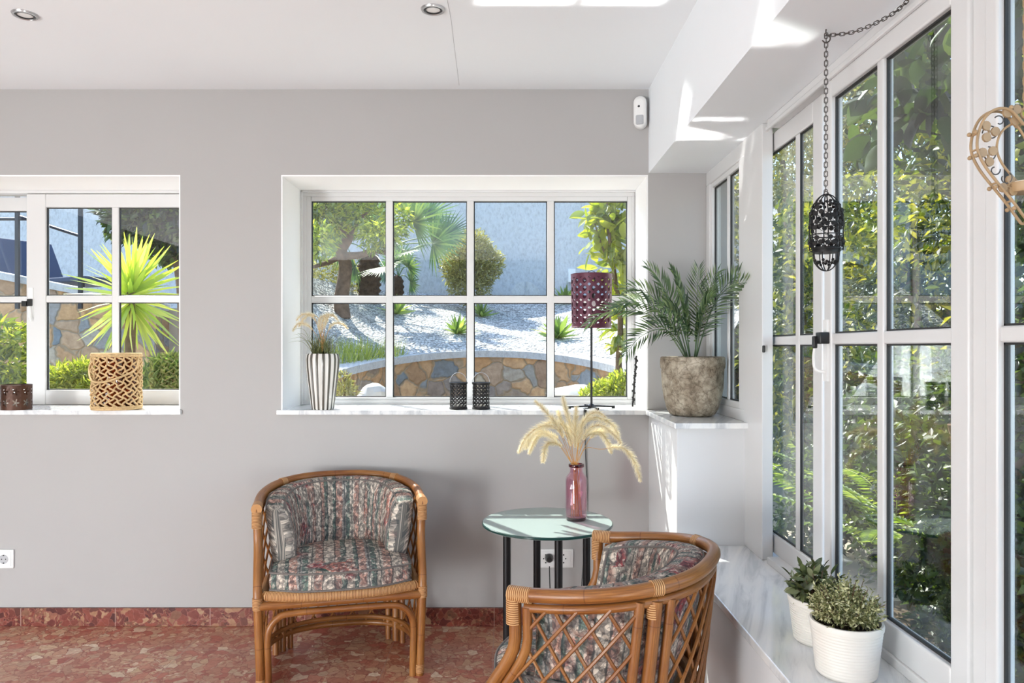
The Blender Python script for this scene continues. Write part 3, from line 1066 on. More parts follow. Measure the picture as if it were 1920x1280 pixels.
def rounded_sweep(mb, fs, inner, thick, zlo, zhi_fun, nseg=20):
    """back cushion: rounded section swept round the inside of the back"""
    n = len(fs)
    vs, uvs = [], []
    arc = 0
    last = None
    for i, f in enumerate(fs):
        e = min(i, n - 1 - i)
        sh = (.35, .78, .95, 1.0)[min(e, 3)]
        zt = zhi_fun(f)
        base = surf(f, .60)
        if last is not None: arc += (base - last).length
        last = base.copy()
        a = surf(min(1, f + .01), .6) - surf(max(0, f - .01), .6)
        nrm = Vector((-a.y, a.x, 0)).normalized()
        if nrm.dot(Vector((0, .1, 0)) - Vector((base.x, base.y, 0))) < 0: nrm = -nrm
        zc, hh = (zt + zlo) / 2, (zt - zlo) / 2
        for k in range(nseg):
            q = 2 * PI * k / nseg
            ca, sa = math.cos(q), math.sin(q)
            cx = math.copysign(abs(ca) ** .45, ca) * thick / 2 * sh
            cz = math.copysign(abs(sa) ** .38, sa) * hh * (.9 + .1 * sh)
            z = zc + cz
            puff = .016 * max(0, 1 - (cz / hh) ** 2) * (1 if ca > 0 else 0) * sh
            s0 = surf(f, min(.67, max(z, .42)))
            p = Vector((s0.x, s0.y, z)) + nrm * (inner + thick / 2 + cx + puff + .03 * (1 - (z - zlo) / (2 * hh)))
            vs.append(p)
            uvs.append((arc, z + (0.0 if ca > .3 else .31 + cx)))
    fsx = []
    for i in range(n - 1):
        for k in range(nseg):
            l = (k + 1) % nseg
            fsx.append((i * nseg + k, i * nseg + l, (i + 1) * nseg + l, (i + 1) * nseg + k))
    fsx.append(tuple(reversed(range(nseg))))
    fsx.append(tuple((n - 1) * nseg + k for k in range(nseg)))
    mb.add(vs, fsx, uvs)
    return vs, nseg


def tub_chair(loc, yaw, label):
    root = thing('rattan_chair', label, 'chair', loc, yaw, 'rattan tub chairs')
    # arm and back rail
    top = [Vector((p.x, p.y, railz(p.y))) for p in ucurve(CW, -.012, CB, 0, ys=.10)]
    MB().tube(top, .0185, 14).build('top_rail', M['rattan'], root, uv=True)
    low = [Vector((p.x * .985, p.y - .004, p.z - .034)) for p in top[4:-4]]
    MB().tube(low, .0125, 10).build('under_rail', M['rattan'], root, uv=True)
    # front legs: outer post and inner post of each side panel
    for s in (-1, 1):
        out = [Vector((s * (.30 + (CW - .30) * min(1, z / .67)), front_y(z), z)) for z in [.0, .06, .12, .18, .24, .28, .32, .35, .38, .41, .44, .47, .50, .53, .56, .6, .64, .668]]
        MB().tube(out, .0165, 12).build('leg', M['rattan'], root, uv=True)
        inn = [p + Vector((-s * .0, .034, 0)) for p in out[6:-1]]
        MB().tube(inn, .0125, 10).build('inner_post', M['rattan'], root, uv=True)
        e = Vector((s * CW, 0, .668))
        binding(root, [e + Vector((0, -.004, -.075)), e + Vector((0, -.004, -.012))], .0192)
        binding(root, [e + Vector((0, -.016, .0)), e + Vector((0, .045, .002))], .0208)
        q = Vector((s * .312, -.10, .33))
        binding(root, [q + Vector((0, 0, -.022)), q + Vector((0, 0, .022))], .0185)
        binding(root, [Vector((s * .300, -.10, .012)), Vector((s * .3005, -.10, .045))], .0182)
    # rear legs: three canes side by side
    for f in (.29, .71):
        for df, rr in ((-.034, .0125), (0, .0165), (.034, .0125)):
            pts = [at_z(f + df, z) for z in [0.0, .15, .25, .35, .45, .55, .62, ztop(f) - .03]]
            MB().tube(pts, rr, 10).build('leg' if df == 0 else 'rear_cane', M['rattan'], root, uv=True)
        a = surf(f, .67); a.z = ztop(f)
        t = (surf(f + .02, .67) - surf(f - .02, .67)).normalized()
        binding(root, [a - t * .014, a + t * .014], .0203)
        c = surf(f, .60)
        c.z = ztop(f) - .055
        binding(root, [c + Vector((0, 0, -.018)), c + Vector((0, 0, .018))], .0185)
    # front rail and arch
    MB().tube([Vector((-.312, -.10, .318)), Vector((-.15, -.108, .322)), Vector((0, -.111, .323)), Vector((.15, -.108, .322)), Vector((.312, -.10, .318))], .0165, 12).build('front_rail', M['rattan'], root, uv=True)
    arch = [(-.272, -.10, 0), (-.274, -.10, .1), (-.276, -.10, .18), (-.268, -.1, .232), (-.24, -.1, .268), (-.19, -.1, .284), (0, -.104, .288),
            (.19, -.1, .284), (.24, -.1, .268), (.268, -.1, .232), (.276, -.10, .18), (.274, -.10, .1), (.272, -.10, 0)]
    MB().tube(catmull(arch, 5), .0135, 10).build('front_arch', M['rattan'], root, uv=True)
    # seat ring: wrapped edge and cane under it
    ring = [surff(i / 60, .325) for i in range(61)]
    MB().tube(ring, .014, 10).build('seat_rail', M['rattan'], root, uv=True)
    fr = [(-.285, -.088, .352), (-.15, -.128, .352), (0, -.14, .352), (.15, -.128, .352), (.285, -.088, .352)]
    u2 = [Vector((p.x * .93, p.y * .93, .352)) for p in [surff(i / 40, .35) for i in range(3, 38)]]
    loop = catmull(fr, 8) + list(reversed(u2))
    se = MB().tube(loop, .017, 10, closed=True, flat=1.15)
    # the wrapped rim carries a woven deck
    c0 = len(se.v)
    pl = [Vector((p.x, p.y, .350)) for p in loop]
    se.add(pl + [Vector((0, .12, .346))], [(i, (i + 1) % len(pl), len(pl)) for i in range(len(pl))])
    se.build('woven_seat', M['wrap'], root, uv=True)
    # base ring
    base = [surff(i / 60, .065) for i in range(61)]
    base = [Vector((p.x, p.y, .065)) for p in base]
    MB().tube(base, .014, 10).build('base_ring', M['rattan'], root, uv=True)
    b2 = [Vector((p.x * .97, p.y * .97, .094)) for p in base[2:-2]]
    MB().tube(b2, .010, 8).build('base_ring', M['rattan'], root, uv=True)
    # lattice panels, upper and lower
    zf = lambda f: ztop(f) - .035
    for f0, f1 in ((-.15, .262), (.318, .682), (.738, 1.15)):
        mb = MB()
        lattice(mb, f0, f1, .345, zf, .072, 1.35, .0048)
        mb.build('lattice_panel', M['rattan'], root, uv=True)
        mb = MB()
        lattice(mb, f0, f1, .07, lambda f: .315, .085, 1.6, .0042)
        mb.build('lower_lattice', M['rattan'], root, uv=True)
    # seat cushion
    pts = catmull([(-.268, -.085, 0), (-.15, -.135, 0), (0, -.148, 0), (.15, -.135, 0), (.268, -.085, 0)], 10)
    back = [Vector((p.x * .86, p.y * .80 + .0, 0)) for p in [surff(i / 60, .45) for i in range(4, 57)]]
    out = resample(pts + list(reversed(back)), 96)[:-1]
    out = [Vector((p.x, p.y, 0)) for p in out]
    cen = Vector((0, .10, 0))
    prof = [(.97, .366), (.995, .370), (1.0, .378), (1.012, .405), (1.0, .432), (.99, .440), (.955, .446), (.86, .456), (.7, .464), (.5, .469), (.3, .471), (.12, .472)]
    mb = MB()
    vs, uvs = [], []
    for k, z in prof:
        for p in out:
            q = cen + (p - cen) * k
            vs.append(Vector((q.x, q.y, z)))
            uvs.append((q.x + .5, q.y + z * 1.0 + (.0 if k < .99 else .0)))
    m = len(out)
    fs = []
    for i in range(len(prof) - 1):
        for j in range(m):
            l = (j + 1) % m
            fs.append((i * m + j, i * m + l, (i + 1) * m + l, (i + 1) * m + j))
    vs.append(Vector((0, .10, .472))); uvs.append((.5, .572))
    fs += [((len(prof) - 1) * m + j, (len(prof) - 1) * m + (j + 1) % m, len(vs) - 1) for j in range(m)]
    fs.append(tuple(reversed(range(m))))
    mb.add(vs, fs, uvs)
    sc = mb.build('seat_cushion', M['fabric'], root, uv=True, angle=80)
    for z in (.374, .439):
        MB().tube([Vector((cen.x + (p.x - cen.x) * 1.0, cen.y + (p.y - cen.y) * 1.0, z)) for p in out], .0042, 6, closed=True).build('piping', M['piping'], sc)
    # back cushion
    fs_ = [.035, .042, .055, .075] + [.095 + .81 * i / 44 for i in range(45)] + [.925, .945, .958, .965]
    zh = lambda f: ztop(f) + .002 - .02 * max(0, 1 - min(f, 1 - f) / .10)
    mb = MB()
    vs, ns = rounded_sweep(mb, fs_, .018, .088, .425, zh)
    bc = mb.build('back_cushion', M['fabric'], root, uv=True, angle=80)
    n = len(fs_)
    k1, k2 = 3, 7           # corner columns of the section: inner top, outer top
    for k in (k1, k2):
        MB().tube([vs[i * ns + k] * 1.0 for i in range(1, n - 1)], .0042, 6).build('piping', M['piping'], bc)
    for i in (2, n - 3):
        MB().tube([vs[i * ns + k] for k in (17, 18, 19, 0, 1, 2, 3)], .0042, 6).build('piping', M['piping'], bc)
    return root


c_ = Vector((-.660, 2.985, 0))
tub_chair((c_.x, c_.y, 0), math.radians(13.7), 'rattan tub chair under the windows, turned to face the camera')
tub_chair((.163, 2.190, 0), math.radians(-116.1), 'rattan tub chair seen from behind, in front of the glass table')
# ------------------------------------------------------------------ things in the room
def lit(name, label, cat, loc, **k):
    return thing(name, label, cat, loc, **k)


def perforated(mb, rfun, z0, z1, ncol, nrow, hole, margin=0.0, thick=0.0012, n=10):
    """lathe-like shell with a hole in every cell; hole(k) -> (u, v) in the unit cell"""
    def pt(u, v, dr):
        z = z0 + (z1 - z0) * v
        r = rfun(v) + dr
        a = 2 * PI * u
        return Vector((r * math.cos(a), r * math.sin(a), z))
    sq = []
    m = n * 4 // 4
    for k in range(n):
        a = 2 * PI * k / n
        c, s = math.cos(a), math.sin(a)
        q = max(abs(c), abs(s))
        sq.append((.5 + .5 * c / q, .5 + .5 * s / q))
    v0, v1 = margin, 1 - margin
    for dr in (0, -thick):
        for i in range(ncol):
            for j in range(nrow):
                vs = []
                for k in range(n):
                    vs.append(pt((i + sq[k][0]) / ncol, v0 + (v1 - v0) * (j + sq[k][1]) / nrow, dr))
                for k in range(n):
                    h = hole(k / n)
                    vs.append(pt((i + h[0]) / ncol, v0 + (v1 - v0) * (j + h[1]) / nrow, dr))
                mb.add(vs, [(k, (k + 1) % n, n + (k + 1) % n, n + k) for k in range(n)])
    if margin > 0:
        for (a, b_) in ((0, v0), (v1, 1)):
            mb.lathe([(rfun(a), z0 + (z1 - z0) * a), (rfun(b_), z0 + (z1 - z0) * b_), (rfun(b_) - thick, z0 + (z1 - z0) * b_), (rfun(a) - thick, z0 + (z1 - z0) * a)], 48)
    return mb


# --- recessed ceiling spots
def downlight(px, py, label):
    r = (CEIL - EYE) / ((VY - py) * S)
    c = P(px, py, r)
    t = thing('ceiling_spotlight', label, 'ceiling light', (c.x, c.y, CEIL), group='recessed ceiling spotlights')
    MB().lathe([(.030, -.002), (.034, -.007), (.041, -.006), (.044, 0), (.044, .002), (.03, .002)], 40).build('trim_ring', M['steel'], t)
    MB().lathe([(.026, -.001), (.0265, -.006), (.030, -.006), (.0305, -.001)], 40).build('seal_ring', M['dark'], t)
    MB().lathe([(.0001, -.003), (.015, -.004), (.026, -.002), (.026, .001)], 32).build('lens', M['white_plastic'], t)
    return t


downlight(812, 17, 'recessed ceiling spotlight above the wide window, beside a crack in the ceiling')
downlight(47, 27, 'recessed ceiling spotlight above the left window')

# --- motion detector in the corner
c = P(1205, 208, .985)
t = thing('motion_detector', 'white oblong motion detector high in the wall corner', 'alarm sensor', (c.x, YB - .004, c.z), rz=math.radians(-16))
b = MB()
pr = []
for k in range(40):
    a = 2 * PI * k / 40
    x, z = .030 * math.cos(a), .030 * math.sin(a) + (.044 if math.sin(a) >= 0 else -.044)
    pr.append((x, z))
lay = [(-.002, .98), (-.035, 1.0), (-.044, .95), (-.049, .8), (-.051, .5)]
vs = [Vector((x * s, y, z * (s if s > .9 else (.5 + .5 * s)))) for y, s in lay for x, z in pr]
fs = [(i * 40 + k, i * 40 + (k + 1) % 40, (i + 1) * 40 + (k + 1) % 40, (i + 1) * 40 + k) for i in range(len(lay) - 1) for k in range(40)]
fs += [tuple(range(40)), tuple(160 + k for k in reversed(range(40)))]
b.add(vs, fs).build('housing', M['white_plastic'], t, angle=50)
MB().ball((-.004, -.049, .022), .0065, 12, 8, (1, .6, 1)).build('camera_lens', M['dark'], t)
MB().ball((-.002, -.048, .050), .003, 10, 6, (1, .6, 1)).build('indicator', M['grey_plastic'], t)
MB().box(-.018, .018, -.056, -.044, -.062, -.018).build('sensor_window', M['grey_plastic'], t, bevel=.008, seg=3)


# --- wall sockets
def socket(px, py, label, n=1):
    c = P(px, py, .997)
    t = thing('wall_socket', label, 'power socket', (c.x, YB, c.z), group='white wall sockets')
    w = .0435 * n
    MB().box(-w, w, -.009, 0, -.0435, .0435).build('cover_plate', M['white_plastic'], t, bevel=.003)
    for k in range(n):
        x = (k - (n - 1) / 2) * .083
        MB().box(x - .034, x + .034, -.0115, -.009, -.034, .034).build('insert', M['white_plastic'], t, bevel=.002)
        ring = [(.0215, -.0115), (.0215, -.0125), (.0195, -.0125), (.019, -.0117), (.0001, -.0116)]
        b = MB()
        m = 28
        vs = [Vector((x + r * math.cos(2 * PI * q / m), y, r * math.sin(2 * PI * q / m))) for r, y in ring for q in range(m)]
        b.add(vs, [(i * m + q, i * m + (q + 1) % m, (i + 1) * m + (q + 1) % m, (i + 1) * m + q) for i in range(len(ring) - 1) for q in range(m)])
        b.build('well', M['grey_plastic'] if n == 1 else M['white_plastic'], t)
        b = MB()
        for dx in (-.0095, .0095): b.ball((x + dx, -.0118, 0), .003, 8, 6, (1, .3, 1))
        for dz in (-.018, .018): b.box(x - .003, x + .003, -.0132, -.0116, dz - .003, dz + .003)
        b.build('contact', M['dark'], t)
    return t


socket(7, 1048, 'single white wall socket at the left edge, empty')
socket(1040, 1047, 'double white wall socket behind the glass table, one side plugged', 2)

# --- glass side table
TR = .8686
tc = P(1026, 0, TR)
TZ = .592
t = thing('side_table', 'round glass side table on black tube legs', 'table', (tc.x, tc.y, 0))
R = .264
MB().lathe([(R - .004, TZ - .012), (R, TZ - .009), (R, TZ - .003), (R - .004, TZ)], 96).build('glass_edge', M['table_edge'], t)
MB().lathe([(.0001, TZ - .0119), (R - .003, TZ - .0119), (R - .003, TZ - .0001), (.0001, TZ - .0001)], 96).build('glass_top', M['table_glass'], t, angle=30)
for k in range(4):
    a = math.radians(12 + 90 * k)
    x, y = .167 * math.cos(a), .167 * math.sin(a)
    lg = MB().tube([(x, y, 0), (x, y, TZ - .018)], .0155, 20).build('leg', M['black_metal'], t)
    MB().lathe([(.0001, 0), (.019, 0), (.02, .004), (.02, .006), (.0001, .006)], 20, (x, y, TZ - .018)).build('pad', M['dark'], lg)
MB().tube([(.167 * math.cos(math.radians(12 + 90 * k)), .167 * math.sin(math.radians(12 + 90 * k)), .10) for k in range(4)], .007, 8, closed=True).build('stretcher', M['black_metal'], t)

# --- pink bottle vase
vp = Vector((.285, tc.y + .03, TZ))
t = thing('bottle_vase', 'pink glass bottle vase on the round glass table', 'vase', vp)
rv = .0445
prof = [(.0001, .0), (rv - .005, 0), (rv, .006), (rv, .165), (rv - .003, .176), (.030, .190), (.0265, .197), (.0262, .213), (.030, .216), (.031, .222), (.0295, .228), (.024, .228), (.0235, .2), (.029, .187), (rv - .007, .172), (rv - .0035, .16), (rv - .0035, .014), (.0001, .010)]
MB().lathe(prof, 48).build('bottle', M['pink_glass'], t)
MB().lathe([(.0001, .001), (rv - .0045, .001), (rv - .004, .013), (.0001, .0095)], 40).build('base', M['pink_dark'], t)
MB().lathe([(.0305, .2155), (.0318, .218), (.0318, .226), (.0298, .2285), (.024, .2285)], 40).build('lip', M['pink_dark'], t)

# --- foxtail grasses
def foxtail(lbst, plumes, base, path, plume_len, r=.011, nb=420):
    """stem tube + bristly tail along the end of path"""
    pts = resample(catmull(path, 8), 60)
    tot = sum((b - a).length for a, b in zip(pts[:-1], pts[1:]))
    k0 = int(60 * (1 - plume_len / tot))
    k0 = max(4, min(50, k0))
    lbst.tube(pts, .0011, 5)
    sp = pts[k0:]
    m = len(sp)
    idx = RNG.random(nb) * (m - 1.01)
    i0 = idx.astype(int)
    A = np.array([tuple(p) for p in sp])
    pos = A[i0] + (A[np.minimum(i0 + 1, m - 1)] - A[i0]) * (idx - i0)[:, None]
    tg = A[np.minimum(i0 + 1, m - 1)] - A[i0]
    tg /= np.linalg.norm(tg, axis=1, keepdims=True) + 1e-9
    d = RNG.normal(size=(nb, 3)); d -= tg * (d * tg).sum(1, keepdims=True); d /= np.linalg.norm(d, axis=1, keepdims=True) + 1e-9
    fr = idx / (m - 1)
    ln = r * 1.9 * np.clip(np.minimum(1.0, 0.5 + fr * 3) * (1.15 - fr ** 4 * .7), .2, 2)
    plumes.leaves(pos, tg * .85 + d * .85, ln * (.7 + .6 * RNG.random(nb)), .0013, HAIR)


t = thing('dried_grass_bunch', 'bunch of pale foxtail grasses in the pink bottle vase', 'dried grass', vp)
st_ = MB()
pl_ = LB()
def V2(px, py, dr=0.0):
    return P(px, py, TR + dr) - vp
tails = [([(1072, 868), (1040, 825), (1005, 810), (972, 848)], .17, .01), ([(1070, 866), (1046, 806), (1012, 800), (985, 822), (974, 845)], .17, -.01),
         ([(1072, 868), (1050, 835), (1026, 832), (1018, 866)], .12, -.03), ([(1074, 866), (1056, 800), (1030, 792), (1000, 812), (985, 842)], .19, .02),
         ([(1074, 864), (1050, 806), (1022, 770), (1003, 752)], .15, .0), ([(1076, 864), (1070, 800), (1060, 765), (1055, 744)], .14, .01),
         ([(1078, 864), (1078, 800), (1080, 775), (1081, 762)], .13, -.01), ([(1080, 864), (1088, 805), (1102, 780), (1120, 772), (1135, 782)], .16, -.02),
         ([(1080, 864), (1092, 800), (1118, 782), (1150, 798), (1163, 832)], .19, .015), ([(1082, 866), (1098, 812), (1124, 796), (1148, 812), (1165, 830)], .17, -.03),
         ([(1082, 866), (1096, 825), (1118, 808), (1138, 825), (1146, 848)], .14, .03), ([(1084, 868), (1098, 840), (1128, 842), (1165, 838), (1188, 862), (1201, 902)], .17, .0),
         ([(1076, 866), (1066, 812), (1052, 790), (1046, 770)], .13, .03), ([(1082, 864), (1086, 815), (1094, 790), (1108, 782)], .14, .04),
         ([(1074, 868), (1044, 820), (1010, 816), (992, 850)], .15, .045), ([(1082, 866), (1110, 818), (1140, 806), (1158, 815)], .13, .045)]
for pts, pln, dr in tails:
    x0 = random.uniform(-.022, .022); y0 = random.uniform(-.02, .02)
    path = [Vector((x0, y0, .014)), Vector((x0 * .6, y0 * .6, .13)), Vector((random.uniform(-.014, .014), random.uniform(-.014, .014), .215))]
    n = len(pts)
    path += [V2(px, py, dr * ((i + .3) / n)) for i, (px, py) in enumerate(pts)]
    foxtail(st_, pl_, vp, path, pln * 1.3, .012, 1150)
st_.build('stems', M['gold_stem'], t)
pl_.build('plumes', M['plume'], t)

# --- stone pot with a palm
pc = P(1298, 778, .92)
t = thing('stone_pot', 'rough weathered stone pot on the corner pier', 'plant pot', (.797, pc.y, SILL))
def pots(a, z): return 1 + .010 * math.sin(7 * a + 20 * z) + .008 * math.sin(11 * a - 30 * z)
MB().lathe([(.0001, 0), (.078, 0), (.094, .006), (.108, .03), (.120, .07), (.128, .12), (.131, .17), (.131, .200), (.1345, .205), (.1355, .225), (.134, .248), (.128, .252), (.118, .250), (.114, .235), (.112, .19)], 72, rfun=pots).build('pot', M['pot_stone'], t)
MB().lathe([(.0001, .222), (.06, .224), (.113, .215)], 40).build('soil', M['soil'], t)
tp = thing('parlour_palm', 'feathery green palm growing in the stone pot', 'potted plant', (.797, pc.y, SILL + .222))
def frond(lb, stems, base, tip, rise, n=26, ll=.15, tip_droop=.0):
    base, tip = Vector(base), Vector(tip)
    mid = base.lerp(tip, .45) + Vector((0, 0, rise))
    pts = resample(catmull([base, base.lerp(mid, .5) + Vector((0, 0, rise * .25)), mid, mid.lerp(tip, .6) + Vector((0, 0, rise * .25)), tip], 8), 40)
    stems.tube(pts, [.0032 * (1 - .75 * i / 39) for i in range(40)], 6)
    k0 = 11
    roll = random.choice((-1, 1)) * random.uniform(.75, 1.25)
    pos, dr, ln, ups = [], [], [], []
    for i in range(n):
        u = i / (n - 1)
        j = k0 + u * (38 - k0)
        a = int(j)
        p = pts[a].lerp(pts[a + 1], j - a)
        tg = (pts[a + 1] - pts[a]).normalized()
        side = tg.cross(Vector((0, 0, 1))).normalized()
        upv = side.cross(tg)
        side, upv = side * math.cos(roll) + upv * math.sin(roll), upv * math.cos(roll) - side * math.sin(roll)
        for s in (-1, 1):
            d = tg * (.55 + .75 * u) + side * s * (1.0 - .4 * u) + upv * (.34 - .1 * u) + Vector((random.gauss(0, .06), random.gauss(0, .06), random.gauss(0, .06) - .10))
            ups.append(tuple(upv)); pos.append(p); dr.append(d); ln.append(ll * (.45 + .95 * math.sin(PI * (u * .80 + .16)) * .62))
    ups = np.array(ups) + RNG.normal(size=(len(pos), 3)) * .2
    lb.leaves(np.array([tuple(p) for p in pos]), np.array([tuple(d) for d in dr]), np.array(ln), .0056, LEAF, ups)
lb, sm = LB(), MB()
PB = Vector(tp.location)
for (px, py, r, rise) in [(1098, 612, .93, .17), (1172, 668, .88, .15), (1168, 545, .95, .14), (1212, 500, .94, .10), (1258, 505, .88, .08), (1434, 556, .80, .20), (1410, 512, .84, .14),
                          (1340, 560, .84, .10), (1150, 582, .89, .15), (1240, 580, .84, .10), (1348, 508, .90, .10), (1310, 500, .92, .06)]:
    tip = P(px, py, r) - PB
    d = Vector((tip.x, tip.y, 0)).normalized()
    frond(lb, sm, Vector((d.x * .012, d.y * .012, -.005)), tip, rise * .9, 24, .092)
lb.build('fronds', M['palm'], tp)
sm.build('stems', M['palm'], tp)


# --- two ribbed white pots on the ledge
def ribbed_pot(label, loc, h, rt, rb):
    t = thing('plant_pot', label, 'plant pot', loc, group='ribbed white plant pots')
    pr = [(.0001, 0), (rb - .003, 0)]
    n = 15
    for k in range(n):
        z0 = .003 + (h - .018) * k / n
        z1 = .003 + (h - .018) * (k + 1) / n
        q0, q1 = rb + (rt - .003 - rb) * k / n, rb + (rt - .003 - rb) * (k + 1) / n
        pr += [(q0, z0 + .0006), (q0 + .0014, z0 + (z1 - z0) * .3), (q1 + .0014, z0 + (z1 - z0) * .75), (q1 - .0002, z1)]
    pr += [(rt, h - .014), (rt + .001, h - .005), (rt - .001, h), (rt - .006, h), (rt - .007, h - .02)]
    MB().lathe(pr, 64).build('pot', M['pot_white'], t, angle=60)
    MB().lathe([(.0001, h - .014), (rt - .0065, h - .016)], 40).build('soil', M['soil'], t)
    return t


p1 = P(1590, 1261, .507); p1 = Vector((.803, p1.y, BENCH))
p2 = P(1530, 1200, .564); p2 = Vector((.822, p2.y, BENCH))
ribbed_pot('ribbed white plant pot nearest the camera on the marble ledge', p1, .127, .0815, .066)
ribbed_pot('ribbed white plant pot standing behind another on the marble ledge', p2, .116, .078, .062)
t = thing('thyme_plant', 'round bushy small-leaved herb in the front ribbed pot', 'potted plant', p1 + Vector((0, 0, .113)))
lb, sm = LB(), MB()
tips = []
for k in range(330):
    d = Vector(RNG.normal(size=3)); d.z = abs(d.z) * .9 - .12; d.normalize()
    tip = Vector((d.x * .085, d.y * .085, .034 + d.z * .085)) * random.uniform(.62, 1.04)
    b0 = Vector((d.x * .03, d.y * .03, .0))
    tips.append((b0, tip))
    if k % 4 == 0: sm.tube([b0, b0.lerp(tip, .5) + Vector((0, 0, .012)), tip], .0009, 4)
ps, ds = [], []
for b0, tip in tips:
    for q in range(12):
        u = .45 + .55 * q / 11
        c = b0.lerp(tip, u)
        d = (tip - b0).normalized() * .6 + Vector(RNG.normal(size=3)) * .7
        ps.append(tuple(c)); ds.append(tuple(d))
lb.leaves(np.array(ps), np.array(ds), .0105 * (.7 + .6 * RNG.random(len(ps))), .0048 * (.8 + .4 * RNG.random(len(ps))), LEAF)
lb.build('leaves', M['thyme'], t); sm.build('stems', M['bark'], t)
t = thing('sage_plant', 'dark broad-leaved plant in the rear ribbed pot', 'potted plant', p2 + Vector((0, 0, .102)))
lb, sm = LB(), MB()
ps, ds, ls = [], [], []
for k in range(46):
    d = Vector(RNG.normal(size=3)); d.z = abs(d.z) * 1.1 + .1; d.normalize()
    tip = Vector((d.x * .088, d.y * .088, .02 + d.z * .075)) * random.uniform(.7, 1.08)
    b0 = Vector((d.x * .02, d.y * .02, .0))
    sm.tube([b0, b0.lerp(tip, .5) + Vector((0, 0, .01)), tip], .0014, 5)
    for q in range(7):
        u = .5 + .5 * q / 6
        ps.append(tuple(b0.lerp(tip, u))); ds.append(tuple(d * .5 + Vector(RNG.normal(size=3)) * .65)); ls.append(random.uniform(.024, .042))
lb.leaves(np.array(ps), np.array(ds), np.array(ls), np.array(ls) * .42, ROUND)
lb.build('leaves', M['sage'], t); sm.build('stems', M['bark'], t)

# --- lamp on the sill
RL = 1.025
lp = P(1109, 0, RL); lp.z = SILL
t = thing('table_lamp', 'tall table lamp with a perforated plum shade on the windowsill', 'lamp', lp)
k = S * RL
zb, zt = (VY - 614) * k + EYE - SILL, (VY - 514) * k + EYE - SILL
R1, R2 = 38.5 * k, 37 * k
rf = lambda v: R2 + (R1 - R2) * v
b = MB()
perforated(b, rf, zb, zt, 14, 6, lambda q: (.5 + .23 * math.cos(2 * PI * q), .5 + .36 * math.sin(2 * PI * q)), .07, .0014, 12)
sh = b.build('lamp_shade', M['shade'], t, smooth=True, angle=50)
MB().lathe([(rf(0) + .001, zb), (rf(0) + .0015, zb + .002), (rf(0), zb + .004)], 48).build('rim', M['shade'], sh)
MB().lathe([(rf(1) + .001, zt), (rf(1) + .0015, zt - .002), (rf(1), zt - .004)], 48).build('rim', M['shade'], sh)
b = MB()
for a in range(3):
    q = a * 2 * PI / 3 + .4
    b.tube([(.01 * math.cos(q), .01 * math.sin(q), zt - .03), (rf(.9) * math.cos(q), rf(.9) * math.sin(q), zt - .012)], .0015, 6)
b.tube([(-.014, 0, zt - .03), (-.014, 0, zt + .012), (0, 0, zt + .018), (.014, 0, zt + .012), (.014, 0, zt - .03)], .002, 6)
b.build('shade_carrier', M['black_metal'], t)
MB().tube([(0, 0, .01), (0, 0, zt - .05)], .0052, 12).build('pole', M['black_metal'], t)
MB().lathe([(.0001, zt - .12), (.014, zt - .12), (.014, zt - .07), (.0001, zt - .06)], 16).build('lamp_holder', M['dark'], t)
MB().lathe([(.0001, zt - .165), (.012, zt - .163), (.022, zt - .145), (.014, zt - .122), (.0001, zt - .12)], 16).build('bulb', M['white_plastic'], t)
b = MB()
for a in (8, 98, 188, 278):
    q = math.radians(a)
    e = Vector((.108 * math.cos(q), .108 * math.sin(q), .008))
    b.tube([(0, 0, .012), e], .0042, 8)
    b.lathe([(.0001, 0), (.008, 0), (.008, .012), (.0001, .013)], 12, (e.x, e.y, 0))
b.lathe([(.0001, .004), (.018, .004), (.018, .014), (.008, .022), (.0001, .022)], 20)
b.build('base', M['black_metal'], t)
# cord from the lamp to the socket
cx = P(1097, 775, .99)
pl = P(1030, 1048, .99)
path = [lp + Vector((-.004, -.010, .004)), Vector((cx.x, YB + .02, SILL + .004)), Vector((cx.x, YB - .018, SILL + .004)), Vector((cx.x, YB - .024, SILL - .03)), Vector((cx.x + .005, YB - .010, .80)), Vector((cx.x + .012, YB - .008, .60)),
        Vector((cx.x - .005, YB - .012, .3)), Vector((cx.x - .04, YB - .03, .02)), Vector((pl.x + .03, YB - .05, .006)), Vector((pl.x + .01, YB - .05, .05)), Vector((pl.x + .002, YB - .05, .2)), Vector((pl.x, YB - .045, pl.z - .03))]
t = thing('lamp_cord', 'thin black lamp cord hanging down the wall to the socket', 'cord', (cx.x, YB, 0))
MB().tube(catmull(path, 10), .0026, 8).build('cord', M['dark'], t, world=True)
MB().tube([(pl.x, YB - .013, pl.z), (pl.x, YB - .03, pl.z), (pl.x, YB - .046, pl.z)], [.020, .0185, .012], 20).build('plug', M['dark'], t, world=True)
b = MB().obox((cx.x + .002, YB - .02, SILL - .012), (.007, 0, 0), (0, .006, 0), (0, 0, .014))
b.build('switch', M['dark'], t, bevel=.002, world=True)


